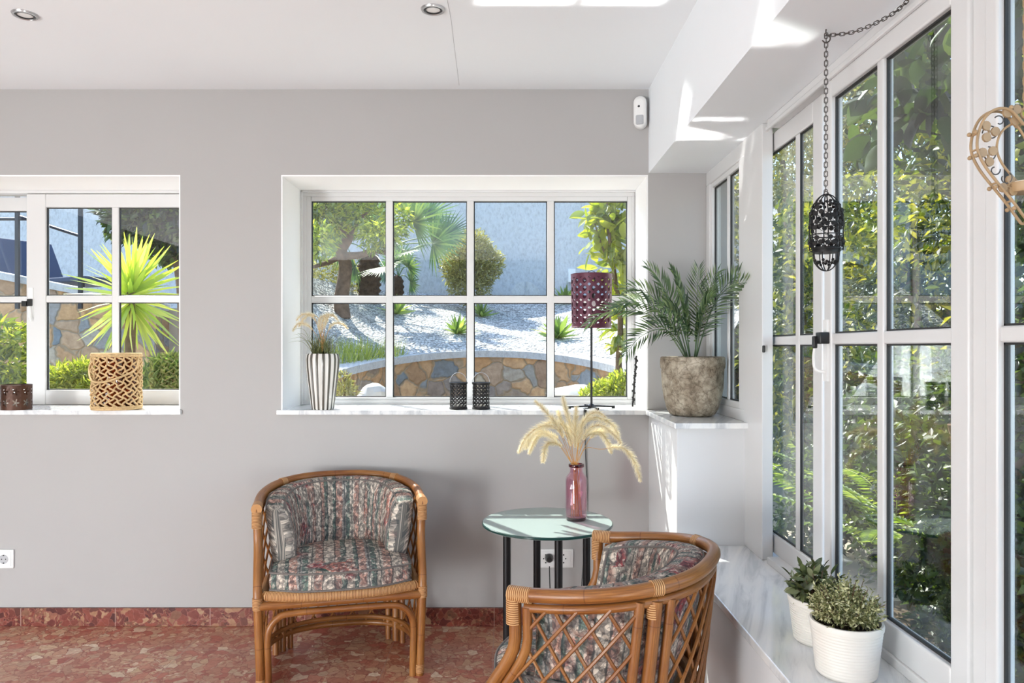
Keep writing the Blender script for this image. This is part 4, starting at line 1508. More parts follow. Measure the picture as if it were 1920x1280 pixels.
# --- pair of black perforated tealight lanterns
def tin_lantern(px, label):
    p = P(px, 0, 1.015); p.z = SILL
    t = thing('tealight_lantern', label, 'lantern', p, group='black tealight lanterns on the windowsill')
    k = S * 1.015
    r, h = 16.0 * k, 50 * k
    def slot(q):
        a = 2 * PI * q
        u, v = .43 * math.cos(a), .25 * math.sin(a)
        c = math.radians(42)
        return (.5 + u * math.cos(c) - v * math.sin(c), .5 + u * math.sin(c) + v * math.cos(c))
    b = MB()
    perforated(b, lambda v: r, .008, h - .006, 14, 6, slot, .03, .001, 12)
    b.build('shell', M['iron'], t, smooth=True, angle=50)
    MB().lathe([(.0001, 0), (r + .002, 0), (r + .003, .005), (r, .010), (.0001, .010)], 40).build('base', M['iron'], t)
    MB().lathe([(r - .004, h - .008), (r + .003, h - .006), (r + .003, h), (r - .003, h + .001), (r - .004, h - .004)], 40).build('rim', M['iron'], t)
    pts = [Vector((r * math.cos(a), 0, h - .002 + .048 * math.sin(a))) for a in [PI * i / 16 for i in range(17)]]
    MB().tube(pts, .0012, 6).build('handle', M['steel'], t)
    MB().lathe([(.0001, .011), (.019, .011), (.019, .022), (.0001, .022)], 24).build('tealight', M['candle'], t)
    return t


tin_lantern(859.5, 'left one of two black pierced tealight lanterns on the windowsill')
tin_lantern(902, 'right one of two black pierced tealight lanterns on the windowsill')

# --- striped ceramic vase with grass
sv = P(605, 0, 1.012); sv.z = SILL
t = thing('striped_vase', 'tall ribbed vase with grey and white stripes on the windowsill', 'vase', sv)
k = S * 1.012
prof = [(.0001, 0), (20 * k, 0), (21 * k, .006), (24 * k, .07), (27.5 * k, .14), (30 * k, .20), (30.6 * k, .235), (29.5 * k, .255), (28 * k, .262), (26.5 * k, .258), (26 * k, .22)]
b = MB()
b.lathe(prof, 160, rfun=lambda a, z: 1 + (.022 * math.cos(20 * a) if z > .004 else 0))
b.build('vase', M['ceramic'], t, angle=70)
MB().lathe([(.0001, .243), (26 * k, .243)], 30).build('soil', M['soil'], t)
g = thing('fountain_grass', 'fountain grass with pale curling plumes in the striped vase', 'potted plant', sv + Vector((0, 0, .243)))
lb, pl_, sm = LB(), LB(), MB()
def sm_path(mb, a, b_, c_, r0):
    mb.tube(catmull([a, b_, c_], 6), [r0 * (1 - .8 * i / 12) for i in range(13)], 5, flat=.5)
for q in range(150):
    a = random.uniform(0, 2 * PI); L = random.uniform(.08, .17); lean = random.uniform(.05, .55)
    b0 = Vector((random.uniform(-.04, .04), random.uniform(-.04, .04), -.01))
    d = Vector((math.cos(a) * lean, math.sin(a) * lean, 1)).normalized()
    sm_path(sm, b0, b0 + d * L * .55, b0 + d * L + Vector((d.x * .05, d.y * .05, -.02)), .0026)
for (px, py) in [(541, 642), (550, 628), (548, 618), (560, 640), (660, 660), (545, 635)]:
    e = P(px, py, 1.0) - (sv + Vector((0, 0, .243)))
    sm_path(sm, Vector((e.x * .2, -.01, 0)), Vector((e.x * .6, -.02, e.z * .9 + .01)), e, .0022)
sm.build('blades', M['grassdark'], g)
sm = MB()
for pts in [[(603, 640), (590, 598), (570, 588), (556, 600)], [(604, 640), (600, 600), (578, 590), (560, 612)], [(600, 640), (580, 612), (560, 606), (549, 620)], [(606, 640), (605, 605), (612, 590), (626, 592)], [(606, 640), (612, 600), (622, 590), (634, 600)],
            [(603, 640), (598, 605), (606, 592), (614, 600)], [(608, 640), (622, 610), (640, 606), (652, 616)]]:
    path = [Vector((0, 0, 0))] + [P(px, py, 1.005) - (sv + Vector((0, 0, .243))) for px, py in pts]
    foxtail(sm, pl_, None, path, .12, .0085, 480)
sm.build('stems', M['gold_stem'], g); pl_.build('plumes', M['plume'], g)

# --- dark beaded rod leaning in the window corner
a, b_ = P(1186, 763, 1.05), P(1194, 668, 1.07)
a.z = SILL
b_.x = min(b_.x, W2[1] - .012)
t = thing('beaded_rod', 'slender dark twisted rod leaning in the right corner of the window', 'ornament', a)
m = MB()
m.tube([(0, 0, .002), b_ - a], .0045, 8)
m.build('rod', M['iron'], t)
m = MB()
for i in range(22):
    q = (b_ - a) * (.1 + .9 * i / 21)
    m.ball(q + Vector((.003 * math.sin(i * 2.1), -.003, 0)), .0065 + .002 * math.sin(i * 1.7), 8, 6)
m.build('beads', M['iron'], t)

# --- woven basket lantern
bk = P(219, 0, 1.012); bk.z = SILL
t = thing('woven_lantern', 'large woven rope candle lantern on the left windowsill', 'lantern', bk)
k = S * 1.012
r, h = 41.5 * k, 105 * k
b = MB()
for s in (1, -1):
    for q in range(18):
        pts = []
        for i in range(49):
            u = i / 48
            a = 2 * PI * (q / 18 + s * u * .40) + .06 * math.sin(u * 2 * PI * 7)
            rr = r + .004 * math.sin(u * 2 * PI * 6.75 + q * PI) * s
            pts.append((rr * math.cos(a), rr * math.sin(a), .008 + (h - .016) * u))
        b.tube(pts, .0042, 6)
b.build('rope_weave', M['rope'], t)
b = MB()
for z, rr in ((.006, r), (.014, r + .002), (h - .004, r), (h - .012, r + .002)):
    b = MB() if z in (.006, h - .004) else b
    b.tube([((rr) * math.cos(2 * PI * i / 48), rr * math.sin(2 * PI * i / 48), z) for i in range(48)], .0055, 8, closed=True)
    if z not in (.006, h - .004): b.build('rim', M['rope'], t)
MB().lathe([(.0001, .002), (r - .016, .002), (r - .014, .01), (r - .014, h - .02), (r - .018, h - .02), (r - .018, .012), (.0001, .012)], 40).build('glass_cup', M['amber'], t)
MB().lathe([(.0001, .013), (.034, .013), (.034, .11), (.03, .115), (.0001, .113)], 28).build('candle', M['candle'], t)
b = MB()
pts = [Vector((r + .003, -.01, h - .02)), Vector((r + .002, -.045, h * .70)), Vector((.045, -r - .008, h * .55)), Vector((-.01, -r - .012, h * .50)), Vector((-.06, -r - .002, h * .53)), Vector((-r - .003, -.04, h * .72)), Vector((-r - .003, -.01, h - .02))]
b.tube(catmull(pts, 8), .005, 8)
b.build('carrying_rope', M['rope'], t)

# --- small brown tin tealight holder
bt = P(31, 0, 1.01); bt.z = SILL
t = thing('tin_tealight_holder', 'small brown tin tealight holder with cut-out flowers', 'candle holder', bt)
k = S * 1.01
r, h = 25.5 * k, 46 * k
def star(q):
    a = 2 * PI * q
    rr = .20 + .15 * math.cos(5 * a)
    return (.5 + rr * math.cos(a), .5 + rr * 1.1 * math.sin(a))
b = MB()
perforated(b, lambda v: r, .004, h, 9, 2, star, .03, .001, 40)
b.build('tin', M['brown_tin'], t, smooth=True, angle=50)
MB().lathe([(.0001, 0), (r, 0), (r, .006), (.0001, .006)], 36).build('base', M['brown_tin'], t)
MB().lathe([(r - .001, h - .002), (r + .0015, h), (r - .001, h + .002)], 36).build('rim', M['brown_tin'], t)
MB().lathe([(.0001, .007), (r - .016, .007), (r - .016, .06), (.0001, .06)], 28).build('candle', M['candle'], t)


# --- hanging bird-cage lantern
def trefoil(mb, c, n, u, size):
    """three flat lobes and a stalk, on a plane with normal n"""
    c, n, u = Vector(c), Vector(n).normalized(), Vector(u)
    u = (u - n * u.dot(n)).normalized(); w = n.cross(u)
    for q in range(3):
        a = 2 * PI * q / 3 + .5
        d = u * math.cos(a) + w * math.sin(a)
        m = c + d * size * .6
        mb.obox(c + d * size * .25, d * size * .3, n.cross(d) * size * .07, n * size * .08)
        k = 10
        vs = [m + (u * math.cos(2 * PI * i / k) + w * math.sin(2 * PI * i / k)) * size * .42 + n * size * .10 for i in range(k)] + \
             [m + (u * math.cos(2 * PI * i / k) + w * math.sin(2 * PI * i / k)) * size * .42 - n * size * .10 for i in range(k)]
        mb.add(vs, [tuple(range(k)), tuple(reversed(range(k, 2 * k)))] + [(i, (i + 1) % k, k + (i + 1) % k, k + i) for i in range(k)])


RH = .548
hk = P(1549, 58, RH)
ct = P(1548, 368, RH)
cbz = P(0, 510, RH).z
t = thing('hanging_lantern', 'black wrought iron birdcage lantern hanging on a chain', 'lantern', (hk.x, hk.y, cbz))
zc = lambda py: P(0, py, RH).z - cbz
r = 29.5 * S * RH
dome0 = zc(420)
dometop = zc(364)
m = MB()
for q in range(8):
    a = 2 * PI * q / 8 + .25
    pts = []
    for i in range(8):
        z = zc(468) + (dome0 - zc(468)) * i / 7
        pts.append((r * math.cos(a), r * math.sin(a), z))
    for i in range(1, 9):
        e = PI / 2 * i / 8
        pts.append((r * math.cos(e) * math.cos(a) + 1e-4, r * math.cos(e) * math.sin(a), dome0 + (dometop - dome0) * math.sin(e)))
    m.tube(pts, .0016, 6)
for z in (zc(468), zc(441), dome0):
    m.tube([(r * math.cos(2 * PI * i / 40), r * math.sin(2 * PI * i / 40), z) for i in range(40)], .0015, 6, closed=True)
for q in range(8):
    a0 = 2 * PI * q / 8 + .25
    for k, (z0, z1) in enumerate(((zc(438), zc(400)), (zc(465), zc(443)))):
        pts = []
        for i in range(13):
            u = i / 12
            a = a0 + (2 * PI / 8) * (.5 - .5 * math.cos(2 * PI * u * .9))
            pts.append(((r - .001) * math.cos(a), (r - .001) * math.sin(a), z0 + (z1 - z0) * u))
        m.tube(pts, .0008, 5)
m.build('cage', M['iron'], t)
m = MB()
for q in range(8):
    a = 2 * PI * (q + .5) / 8 + .25
    for z in (zc(398 + 6 * (q % 2)), zc(424 - 5 * (q % 2)), zc(454)):
        rr = r if z < dome0 else r * .93
        trefoil(m, (rr * math.cos(a), rr * math.sin(a), z), (math.cos(a), math.sin(a), 0), (0, math.sin(q), math.cos(q)), .0145)
    e = .75
    trefoil(m, (r * math.cos(e) * math.cos(a), r * math.cos(e) * math.sin(a), dome0 + (dometop - dome0) * math.sin(e)), (math.cos(a), math.sin(a), .8), (1, .3, .2), .010)
m.build('leaves', M['iron'], t)
rb = r * .80
m = MB()
m.lathe([(rb, zc(472)), (rb + .002, zc(472)), (rb + .002, zc(464)), (rb, zc(464))], 40)
m.lathe([(.0001, zc(474)), (rb, zc(474)), (rb, zc(470)), (.0001, zc(470))], 40)
m.build('candle_tray', M['iron'], t)
m = MB()
for q in range(4):
    a = PI * q / 4 + .1
    pts = [(rb * math.cos(e) * math.cos(a), rb * math.cos(e) * math.sin(a), zc(474) - (zc(474) - .003) * math.sin(e)) for e in [PI * i / 20 for i in range(21)]]
    m.tube(pts, .0014, 6)
for q in range(8):
    a = 2 * PI * (q + .3) / 8
    e = .55
    trefoil(m, (rb * math.cos(e) * math.cos(a), rb * math.cos(e) * math.sin(a), zc(474) - (zc(474) - .003) * math.sin(e)), (math.cos(a), math.sin(a), -.5), (0, 0, 1), .009)
m.build('basket', M['iron'], t)
m = MB()
zh = hk.z - cbz
m.chain([(0, 0, zh - .006), (-.001, 0, dometop + .004)], .0155, .008, .0012)
end = Vector((.22, -.20, BEAM - cbz - .02))
sag = [Vector((0, 0, BEAM - cbz - .016)), Vector((.05, -.06, BEAM - cbz - .030)), Vector((.09, -.16, BEAM - cbz - .030)), Vector((.10, -.24, BEAM - cbz - .014))]
m.chain(catmull(sag, 8), .0155, .008, .0012)
m.tube([(.006 * math.cos(a), 0, dometop + .001 + .006 * math.sin(a)) for a in [2 * PI * i / 14 for i in range(14)]], .0012, 6, closed=True)
m.build('chain', M['chain'], t)
m = MB()
m.tube(catmull([(0, 0, BEAM - cbz + .002), (0, 0, BEAM - cbz - .012), (.010, 0, BEAM - cbz - .020), (.008, 0, BEAM - cbz - .030), (-.002, 0, BEAM - cbz - .034), (-.010, 0, BEAM - cbz - .028)], 6), .0017, 8)
m.build('hook', M['chain'], t)
m = MB()
m.tube(catmull([(.10, -.24, BEAM - cbz + .002), (.10, -.24, BEAM - cbz - .012), (.104, -.24, BEAM - cbz - .02), (.098, -.24, BEAM - cbz - .026)], 6), .0017, 8)
m.build('hook', M['chain'], t)

# --- cream heart hanging by the post
RHh = .345
hc = P(1924, 430, RHh)
t = thing('hanging_heart', 'cream metal heart tealight holder hanging on a chain at the right', 'candle holder', hc)
hp = lambda px, py: P(px + 12, py, RHh) - hc
half = [(1912, 228), (1902, 236), (1893, 226), (1876, 209), (1852, 207), (1830, 222), (1817, 252), (1815, 282), (1828, 312), (1852, 344), (1880, 378), (1900, 405), (1912, 418)]
inner = [(1912, 246), (1901, 234), (1884, 222), (1866, 227)]
hw = .008
m = MB()
for dy in (-hw, hw):
    pts = [hp(px, py) for px, py in half]
    mir = [Vector((-p.x, p.y, p.z)) for p in reversed(pts[:-1])]
    loop = catmull(pts + mir[:-1], 5, closed=True)
    m.tube([p + Vector((0, dy, 0)) for p in loop], .0023, 8, closed=True)
hin = [(1912, 262), (1893, 234), (1876, 238), (1862, 254), (1857, 280), (1866, 305), (1884, 328), (1898, 344)]
for s in (-1, 1):
    m.tube(catmull([Vector((s * abs(hp(px, py).x), 0, hp(px, py).z)) for px, py in hin], 6), .0019, 8)
    for (a, b_) in (((1817, 252), (1817, 262)), ((1815, 282), (1815, 288)), ((1852, 344), (1856, 349)), ((1880, 378), (1884, 383)), ((1876, 209), (1872, 208))):
        q = hp(*a); q.x = s * abs(q.x)
        m.tube([q + Vector((0, -hw, 0)), q + Vector((0, hw, 0))], .0018, 6)
m.build('heart_frame', M['cream'], t)
for s in (-1, 1):
    m = MB()
    for ctr, rad, ph in (((1846, 250), 13, 0), ((1842, 290), 12, 1.5), ((1858, 228), 8, .6), ((1870, 335), 10, 2.2), ((1850, 320), 8, 3)):
        c0 = hp(*ctr); c0.x = s * abs(c0.x)
        pts = []
        for i in range(30):
            u = i / 29
            a = ph + u * 4.6
            q = rad * 1.25 * S * RHh * (1 - .45 * u)
            pts.append(c0 + Vector((s * q * math.cos(a), (-hw if ctr[0] > 1848 else 0) * .6, q * math.sin(a))))
        m.tube(pts, .0011, 6)
    m.build('scrolls', M['chain'], t)
m = MB()
for s in (-1, 1):
    for ctr, u in (((1840, 248), (1, 0, .6)), ((1838, 292), (.4, 0, 1)), ((1876, 350), (1, 0, -.3)), ((1884, 216), (.2, 0, 1))):
        c0 = hp(*ctr); c0.x = s * abs(c0.x)
        trefoil(m, c0 + Vector((0, -.004, 0)), (0.15 * s, 1, 0), u, .018)
    for (px, py) in ((1811, 250), (1812, 294), (1849, 352), (1883, 392), (1878, 204)):
        q = hp(px, py); q.x = s * abs(q.x)
        for dy in (-hw, hw):
            m.ball(q + Vector((0, dy, 0)), .0036, 8, 6)
m.build('leaves', M['cream'], t)
zc_ = hp(0, 356).z
m = MB()
m.lathe([(.0001, zc_ - .004), (.024, zc_ - .004), (.026, zc_), (.027, zc_ + .011), (.0255, zc_ + .011), (.0245, zc_ + .001), (.0001, zc_)], 36)
m.build('tealight_cup', M['cream'], t)
MB().lathe([(.0001, zc_ + .001), (.022, zc_ + .001), (.022, zc_ + .013), (.0001, zc_ + .0125)], 30).build('tealight', M['candle'], t)
m = MB()
m.tube([(.0085 * math.cos(a), 0, hp(0, 212).z + .0085 * math.sin(a)) for a in [2 * PI * i / 18 for i in range(18)]], .0019, 8, closed=True)
m.chain([(0, 0, hp(0, 202).z), (0, 0, BEAM - hc.z - .022)], .0165, .0085, .0014)
m.tube(catmull([(0, 0, BEAM - hc.z + .002), (0, 0, BEAM - hc.z - .010), (.009, 0, BEAM - hc.z - .018), (.002, 0, BEAM - hc.z - .028), (-.007, 0, BEAM - hc.z - .024)], 6), .0017, 8)
m.build('chain', M['cream'], t)
# ------------------------------------------------------------------ the garden
structure('ground', MB().box(-12, 9, yo + .0, 16, -.30, -.02), M['paving'])
structure('ground_side', MB().box(XG + .16, 9, -6, yo, -.30, -.02), M['ground'])
# tall roughcast wall of the neighbouring house, with a stepped pillar further right
FW = 12.3
structure('wall_far', MB().box(-10, 5.2, FW, FW + .3, -.02, 4.05), M['farwall'])


def foliage(name, label, cat, base, blobs, n, ln, wd, mat, group=None, trunk=None, tmpl=LEAF, shell=.4, droop=.2, rnd=.9, bark='bark'):
    t = thing(name, label, cat, base, group=group)
    lb = LB()
    crown(lb, [(tuple(Vector(c) - Vector(base)), r) for c, r in blobs], n, ln, wd, tmpl, shell, droop, rnd)
    lb.build('leaves', M[mat], t)
    if trunk:
        m = MB()
        for pts, r0, r1 in trunk:
            q = catmull([Vector(p) - Vector(base) for p in pts], 6)
            m.tube(q, [r0 + (r1 - r0) * i / (len(q) - 1) for i in range(len(q))], 10)
        m.build('trunk', M[bark], t, angle=80)
    return t


def G0(px, r):
    p = P(px, 0, r)
    p.z = -.02
    return p


# curved retaining wall with white coping, gravel bank above it
EC, EA, EBb = Vector((-.2, 5.4, 0)), 1.55, 2.6
def arc(th, off=0.0):
    return Vector((EC.x + (EA + off) * math.cos(th), EC.y + (EBb + off) * math.sin(th), 0))
def capz(th):
    return 1.10 + .165 * max(-.9, (math.sin(th) - .54) / .46)
ths = [math.radians(16 + 157 * i / 80) for i in range(81)]
t = thing('retaining_wall', 'low curved stone retaining wall with a white coping, seen through the wide window', 'garden wall', (EC.x, EC.y + EBb, -.02))
def ribbon(i0, i1, za, zb_, mat, name, par):
    m = MB()
    vs = []
    for th in ths:
        a, b_ = arc(th, i0), arc(th, i1)
        for p in (a, b_):
            vs.append(Vector((p.x, p.y, za(th)))); vs.append(Vector((p.x, p.y, zb_(th))))
    fs = []
    for i in range(len(ths) - 1):
        o, q = i * 4, i * 4 + 4
        fs += [(o, o + 1, q + 1, q), (o + 1, o + 3, q + 3, q + 1), (o + 3, o + 2, q + 2, q + 3), (o + 2, o, q, q + 2)]
    fs += [(0, 2, 3, 1), (len(vs) - 4, len(vs) - 3, len(vs) - 1, len(vs) - 2)]
    return m.add(vs, fs).build(name, mat, par, world=True, angle=30)
ribbon(0, .26, lambda h: -.02, lambda h: capz(h) - .07, M['stone'], 'stonework', t)
ribbon(-.03, .30, lambda h: capz(h) - .07, capz, M['cap'], 'coping', t)
# gravel bank
m = MB()
NT, NR = 80, 40
vs = []
for i, th in enumerate(ths):
    a = arc(th, .28)
    s, c = math.sin(th), math.cos(th)
    e = Vector((EC.x + (3.6 if c > 0 else 2.3) * c, EC.y + max(.2, (FW - .05 - EC.y) * max(0, s) ** .45), 0))
    for j in range(NR + 1):
        u = j / NR
        p = a.lerp(e, u)
        zfar = 2.16 if s > .2 else 1.4 + .76 * max(0, s) / .2
        z = (capz(th) - .04) * (1 - u) + zfar * u + .05 * math.sin(p.x * 2.3 + p.y) * math.sin(PI * u)
        vs.append((p.x, p.y, z))
fs = [(i * (NR + 1) + j, i * (NR + 1) + j + 1, (i + 1) * (NR + 1) + j + 1, (i + 1) * (NR + 1) + j) for i in range(NT) for j in range(NR)]
g = m.add(vs, fs).build('gravel', M['gravel'], None)
tag(g, 'white gravel bank behind the curved stone wall', 'gravel', kind='stuff')


def gz(x, y):
    """height of the gravel bank"""
    best = min(vs, key=lambda v: (v[0] - x) ** 2 + (v[1] - y) ** 2)
    return best[2]


def onbank(px, r):
    p = P(px, 0, r)
    p.z = gz(p.x, p.y) - .02
    return p


# old gnarled tree on the left of the bank
r0 = 2.62
b0 = onbank(643, r0)
def E(px, py, rad, r, ry=1.0, rz=1.0): return (P(px, py, r), (rad * S * r, rad * S * r * ry, rad * S * r * rz))
foliage('gnarled_tree', 'gnarled tree with a leaning trunk seen through the upper left panes', 'tree', b0,
        [E(600, 400, 58, 2.5), E(640, 372, 60, 2.65), E(688, 400, 48, 2.5), E(705, 440, 34, 2.4), E(596, 452, 34, 2.3), E(728, 440, 30, 2.35, 1, .8), E(748, 410, 26, 2.45), E(560, 430, 50, 2.6), E(650, 330, 80, 2.7), E(575, 350, 70, 2.6)],
        9000, .085, .03, 'olive', trunk=[([b0, P(640, 560, r0), P(648, 500, r0), P(640, 470, r0), P(655, 440, r0), P(648, 400, r0)], .10, .05), ([P(645, 480, r0), P(676, 478, r0 - .04), P(700, 470, r0 - .1), P(724, 474, r0 - .16)], .05, .028),
                                         ([P(652, 440, r0), P(630, 420, r0), P(610, 410, r0)], .035, .02), ([P(655, 445, r0), P(672, 415, r0), P(690, 395, r0 - .08)], .035, .02), ([P(640, 480, r0), P(615, 492, r0), P(588, 500, r0 - .1)], .04, .02)], shell=.25)
# brown shrub under it
b1 = onbank(610, 2.9)
foliage('dry_shrub', 'brownish dense shrub behind the gnarled trunk', 'shrub', b1, [E(605, 530, 48, 2.95), E(660, 525, 40, 3.0), E(560, 540, 50, 2.95)], 3500, .06, .022, 'bushdry')


# fan palms
def fanpalm(px, py0, py1, r, frs, label, tr, nb=26, L=.55):
    b_ = onbank(px, r)
    c = P(px + 3, py1, r)
    t = thing('fan_palm', label, 'palm', b_, group='fan palms on the gravel bank')
    m = MB()
    h = (c - b_).length
    m.lathe([(tr * (.8 + .45 * math.sin(PI * (.1 + .75 * i / 60))), -.05 + (h + .05) * i / 60) for i in range(61)] + [(.001, h + .04)], 48, rfun=lambda a, z: 1 + .20 * max(0, math.sin(6 * a + z * 38) * math.sin(6 * a - z * 38)))
    m.build('trunk', M['bark_dark'], t, angle=80)
    lb, sm = LB(), MB()
    c0 = c - b_
    for (fx, fy, fr, sz) in frs:
        f = P(fx, fy, fr) - b_
        sm.tube(catmull([c0, c0.lerp(f, .5) + Vector((0, 0, .06)), f], 5), .008, 6)
        ax = (f - c0).normalized()
        n = nb
        nrm = Vector((random.gauss(0, .3), -1, random.gauss(0, .4))); nrm = (nrm - ax * nrm.dot(ax)).normalized()
        sd = ax.cross(nrm)
        dirs, ups = [], []
        for q in range(n):
            a = -1.75 + 3.5 * q / (n - 1)
            d = ax * math.cos(a) + sd * math.sin(a) + nrm * .12 + Vector((0, 0, -.10))
            dirs.append(tuple(d)); ups.append(tuple(nrm))
        lb.leaves(np.array([tuple(f)] * n), np.array(dirs), sz * (.8 + .3 * RNG.random(n)), .032, BLADE, np.array(ups))
    lb.build('fronds', M['fan'], t); sm.build('stalks', M['fan'], t)
    return t


fanpalm(692, 560, 478, 2.95, [(775, 415, 2.8, .52), (812, 455, 2.85, .46), (745, 385, 2.9, .5), (800, 405, 3.0, .46), (765, 470, 2.75, .40), (705, 420, 2.9, .42), (640, 455, 2.95, .42), (835, 440, 2.95, .42), (735, 440, 2.7, .44), (720, 500, 2.8, .34), (665, 500, 2.9, .3)],
        'large fan palm with a scaly trunk left of centre in the wide window', .115)
fanpalm(744, 560, 520, 3.15, [(765, 500, 3.1, .28), (738, 492, 3.1, .28), (770, 528, 3.1, .25), (722, 515, 3.15, .25), (752, 480, 3.2, .28)], 'small fan palm with an orange-brown trunk beside the larger palm', .075, 18)

# clipped round bush against the far wall
b2 = onbank(884, 3.12)
foliage('round_bush', 'rounded grey-green bush standing alone against the white wall', 'shrub', b2,
        [E(884, 495, 50, 3.12), E(860, 500, 36, 3.12), E(912, 495, 34, 3.12), E(880, 528, 44, 3.12), E(885, 465, 36, 3.12)], 9000, .058, .02, 'bushdry', droop=-.35, shell=.5,
        trunk=[([b2, P(884, 530, 3.12), P(880, 500, 3.12)], .04, .02)])
# bright citrus close to the window on the right
rb_ = 1.78
bb = P(1150, 720, rb_); bb.z = -.02
bb = Vector((1.02, 6.0, -.02))
rq = 1.66
foliage('citrus_tree', 'sunlit yellow-green citrus tree at the right edge of the wide window', 'tree', (P(1165, 0, rq).x, P(0, 0, rq).y, -.02),
        [E(1135, 410, 36, rq), E(1160, 450, 40, rq), E(1120, 440, 20, rq), E(1150, 500, 34, rq), E(1170, 560, 36, rq), E(1158, 620, 24, rq), E(1150, 385, 34, rq), E(1175, 400, 36, rq), E(1160, 655, 16, rq), E(1108, 470, 12, rq), E(1105, 405, 14, rq)],
        430, .125, .062, 'citrus', tmpl=ROUND, shell=.15, rnd=.8,
        trunk=[([Vector((P(1165, 0, rq).x, P(0, 0, rq).y, -.02)), P(1160, 700, rq), P(1163, 600, rq), P(1150, 500, rq), P(1140, 420, rq), P(1138, 370, rq)], .03, .008), ([P(1152, 510, rq), P(1128, 460, rq), P(1110, 400, rq)], .010, .004),
               ([P(1160, 580, rq), P(1178, 500, rq), P(1172, 400, rq)], .011, .004)])


# agaves
def rosette(px, py, r, size, label, n=26, mat='agave', name='agave'):
    b_ = onbank(px, r)
    t = thing(name, label, 'succulent', b_, group='small spiky plants on the gravel')
    lb = LB()
    d, ln = [], []
    for q in range(n):
        a = q * 2.399; e = .15 + 1.25 * (q / n)
        d.append((math.cos(a) * math.cos(e), math.sin(a) * math.cos(e), math.sin(e))); ln.append(size * (.8 + .4 * random.random()))
    lb.leaves(np.array([(0, 0, .03)] * n), np.array(d), np.array(ln), size * .20, BLADE)
    lb.build('leaves', M[mat], t)
    return t


rosette(858, 612, 2.62, .26, 'spiky green agave in the middle of the gravel, left of centre')
rosette(1045, 612, 2.6, .32, 'spiky green agave on the gravel left of the plum lamp')
rosette(902, 578, 3.0, .24, 'small agave at the top of the gravel below the round bush')
rosette(1060, 552, 3.2, .30, 'agave at the foot of the far wall left of the plum lamp')
rosette(742, 582, 2.85, .24, 'small spiky plant on the gravel below the fan palms')
# grass tuft, shrub, rocks at the foot of the wall
def tuft(name, label, base, n, h, spread, mat, wd=.008):
    t = thing(name, label, 'grass clump', base)
    lb = LB()
    p = np.clip(RNG.normal(size=(n, 3)), -1.4, 1.4) * np.array([spread * .4, spread * .4, 0])
    d = RNG.normal(size=(n, 3)) * .35 + np.array([0, 0, 1])
    lb.leaves(p, d, h * (.6 + .6 * RNG.random(n)), wd, BLADE)
    lb.build('blades', M[mat], t)
    return t
q = P(648, 690, 1.98); q.z = capz(2.5) - .06
q = arc(math.radians(128), .42); q.z = capz(math.radians(128)) - .1
tuft('grass_tuft', 'yellow-green grass tuft on the left end of the curved wall', q, 420, .30, .5, 'grass')
q2 = arc(math.radians(136), .55); q2.z = capz(math.radians(136)) - .1
tuft('grass_tuft', 'second grass tuft growing behind the striped vase', q2, 320, .36, .5, 'grass')


def rock(label, c, s):
    t = MB()
    t.ball((0, 0, 0), 1.0, 14, 9)
    sd = random.random() * 9
    vs_ = []
    for v in t.v:
        v = Vector(v)
        k = 1 + .2 * math.sin(3 * v.x + sd) * math.cos(2.5 * v.y + sd) + .07 * math.sin(5 * v.z + 2 * v.x + sd)
        e = [math.copysign(abs(c) ** 1.0, c) for c in v]
        vs_.append((e[0] * s[0] * k, e[1] * s[1] * k, e[2] * s[2] * k))
    t.v = vs_
    o = t.build('boulder', M['rock'], None, angle=25)
    o.location = c
    return tag(o, label, 'rock', 'pale boulders at the foot of the wall')


c = P(698, 748, 1.8)
rock('pale boulder at the foot of the wall beside the striped vase', c, (.15, .13, .12))
c = P(1078, 742, 1.8)
rock('pale flat boulder at the foot of the wall behind the lamp pole', c, (.24, .16, .09))
foliage('low_shrub', 'low yellow-green shrub below the citrus at the lower right of the window', 'shrub', G0(1140, 1.6),
        [E(1135, 745, 34, 1.6), E(1165, 730, 34, 1.58), E(1105, 752, 22, 1.62)], 3200, .04, .014, 'grass', droop=-.2, trunk=[([G0(1140, 1.6), P(1138, 735, 1.6), P(1144, 700, 1.6)], .014, .005)])
foliage('red_shrub', 'sparse low shrub in front of the left end of the curved wall', 'shrub', G0(648, 1.5),
        [E(645, 740, 24, 1.5), E(640, 715, 16, 1.5)], 500, .05, .008, 'bushdry', droop=-.4, trunk=[([G0(648, 1.5), P(646, 735, 1.5), P(652, 700, 1.5)], .014, .005)])
# white half-round plaque and service box on the far wall
m = MB()
c = P(985, 555, FW / D - .01)
pts = [(math.cos(PI * i / 24), math.sin(PI * i / 24)) for i in range(25)]
vs_ = [Vector((x * .245, 0, z * .24)) for x, z in pts] + [Vector((x * .245, -.06, z * .24)) for x, z in pts]
m.add(vs_, [tuple(range(25)), tuple(reversed(range(25, 50)))] + [(i, (i + 1) % 25, 25 + (i + 1) % 25, 25 + i) for i in range(25)])
t = thing('arched_hatch', 'white half-round hatch at the foot of the far wall', 'hatch', (c.x, FW, c.z))
m.build('panel', M['cap'], t)
MB().box(-.012, .012, -.075, -.06, 0, .235).build('post', M['grey_plastic'], t)
c = P(1072, 518, FW / D - .01)
o = MB().box(-.06, .06, -.10, 0, -.10, .12).build('service_box', M['white_plastic'], None, bevel=.01)
o.location = (c.x, FW, c.z)
tag(o, 'small pale service box on the far wall behind the lamp shade', 'wall box')

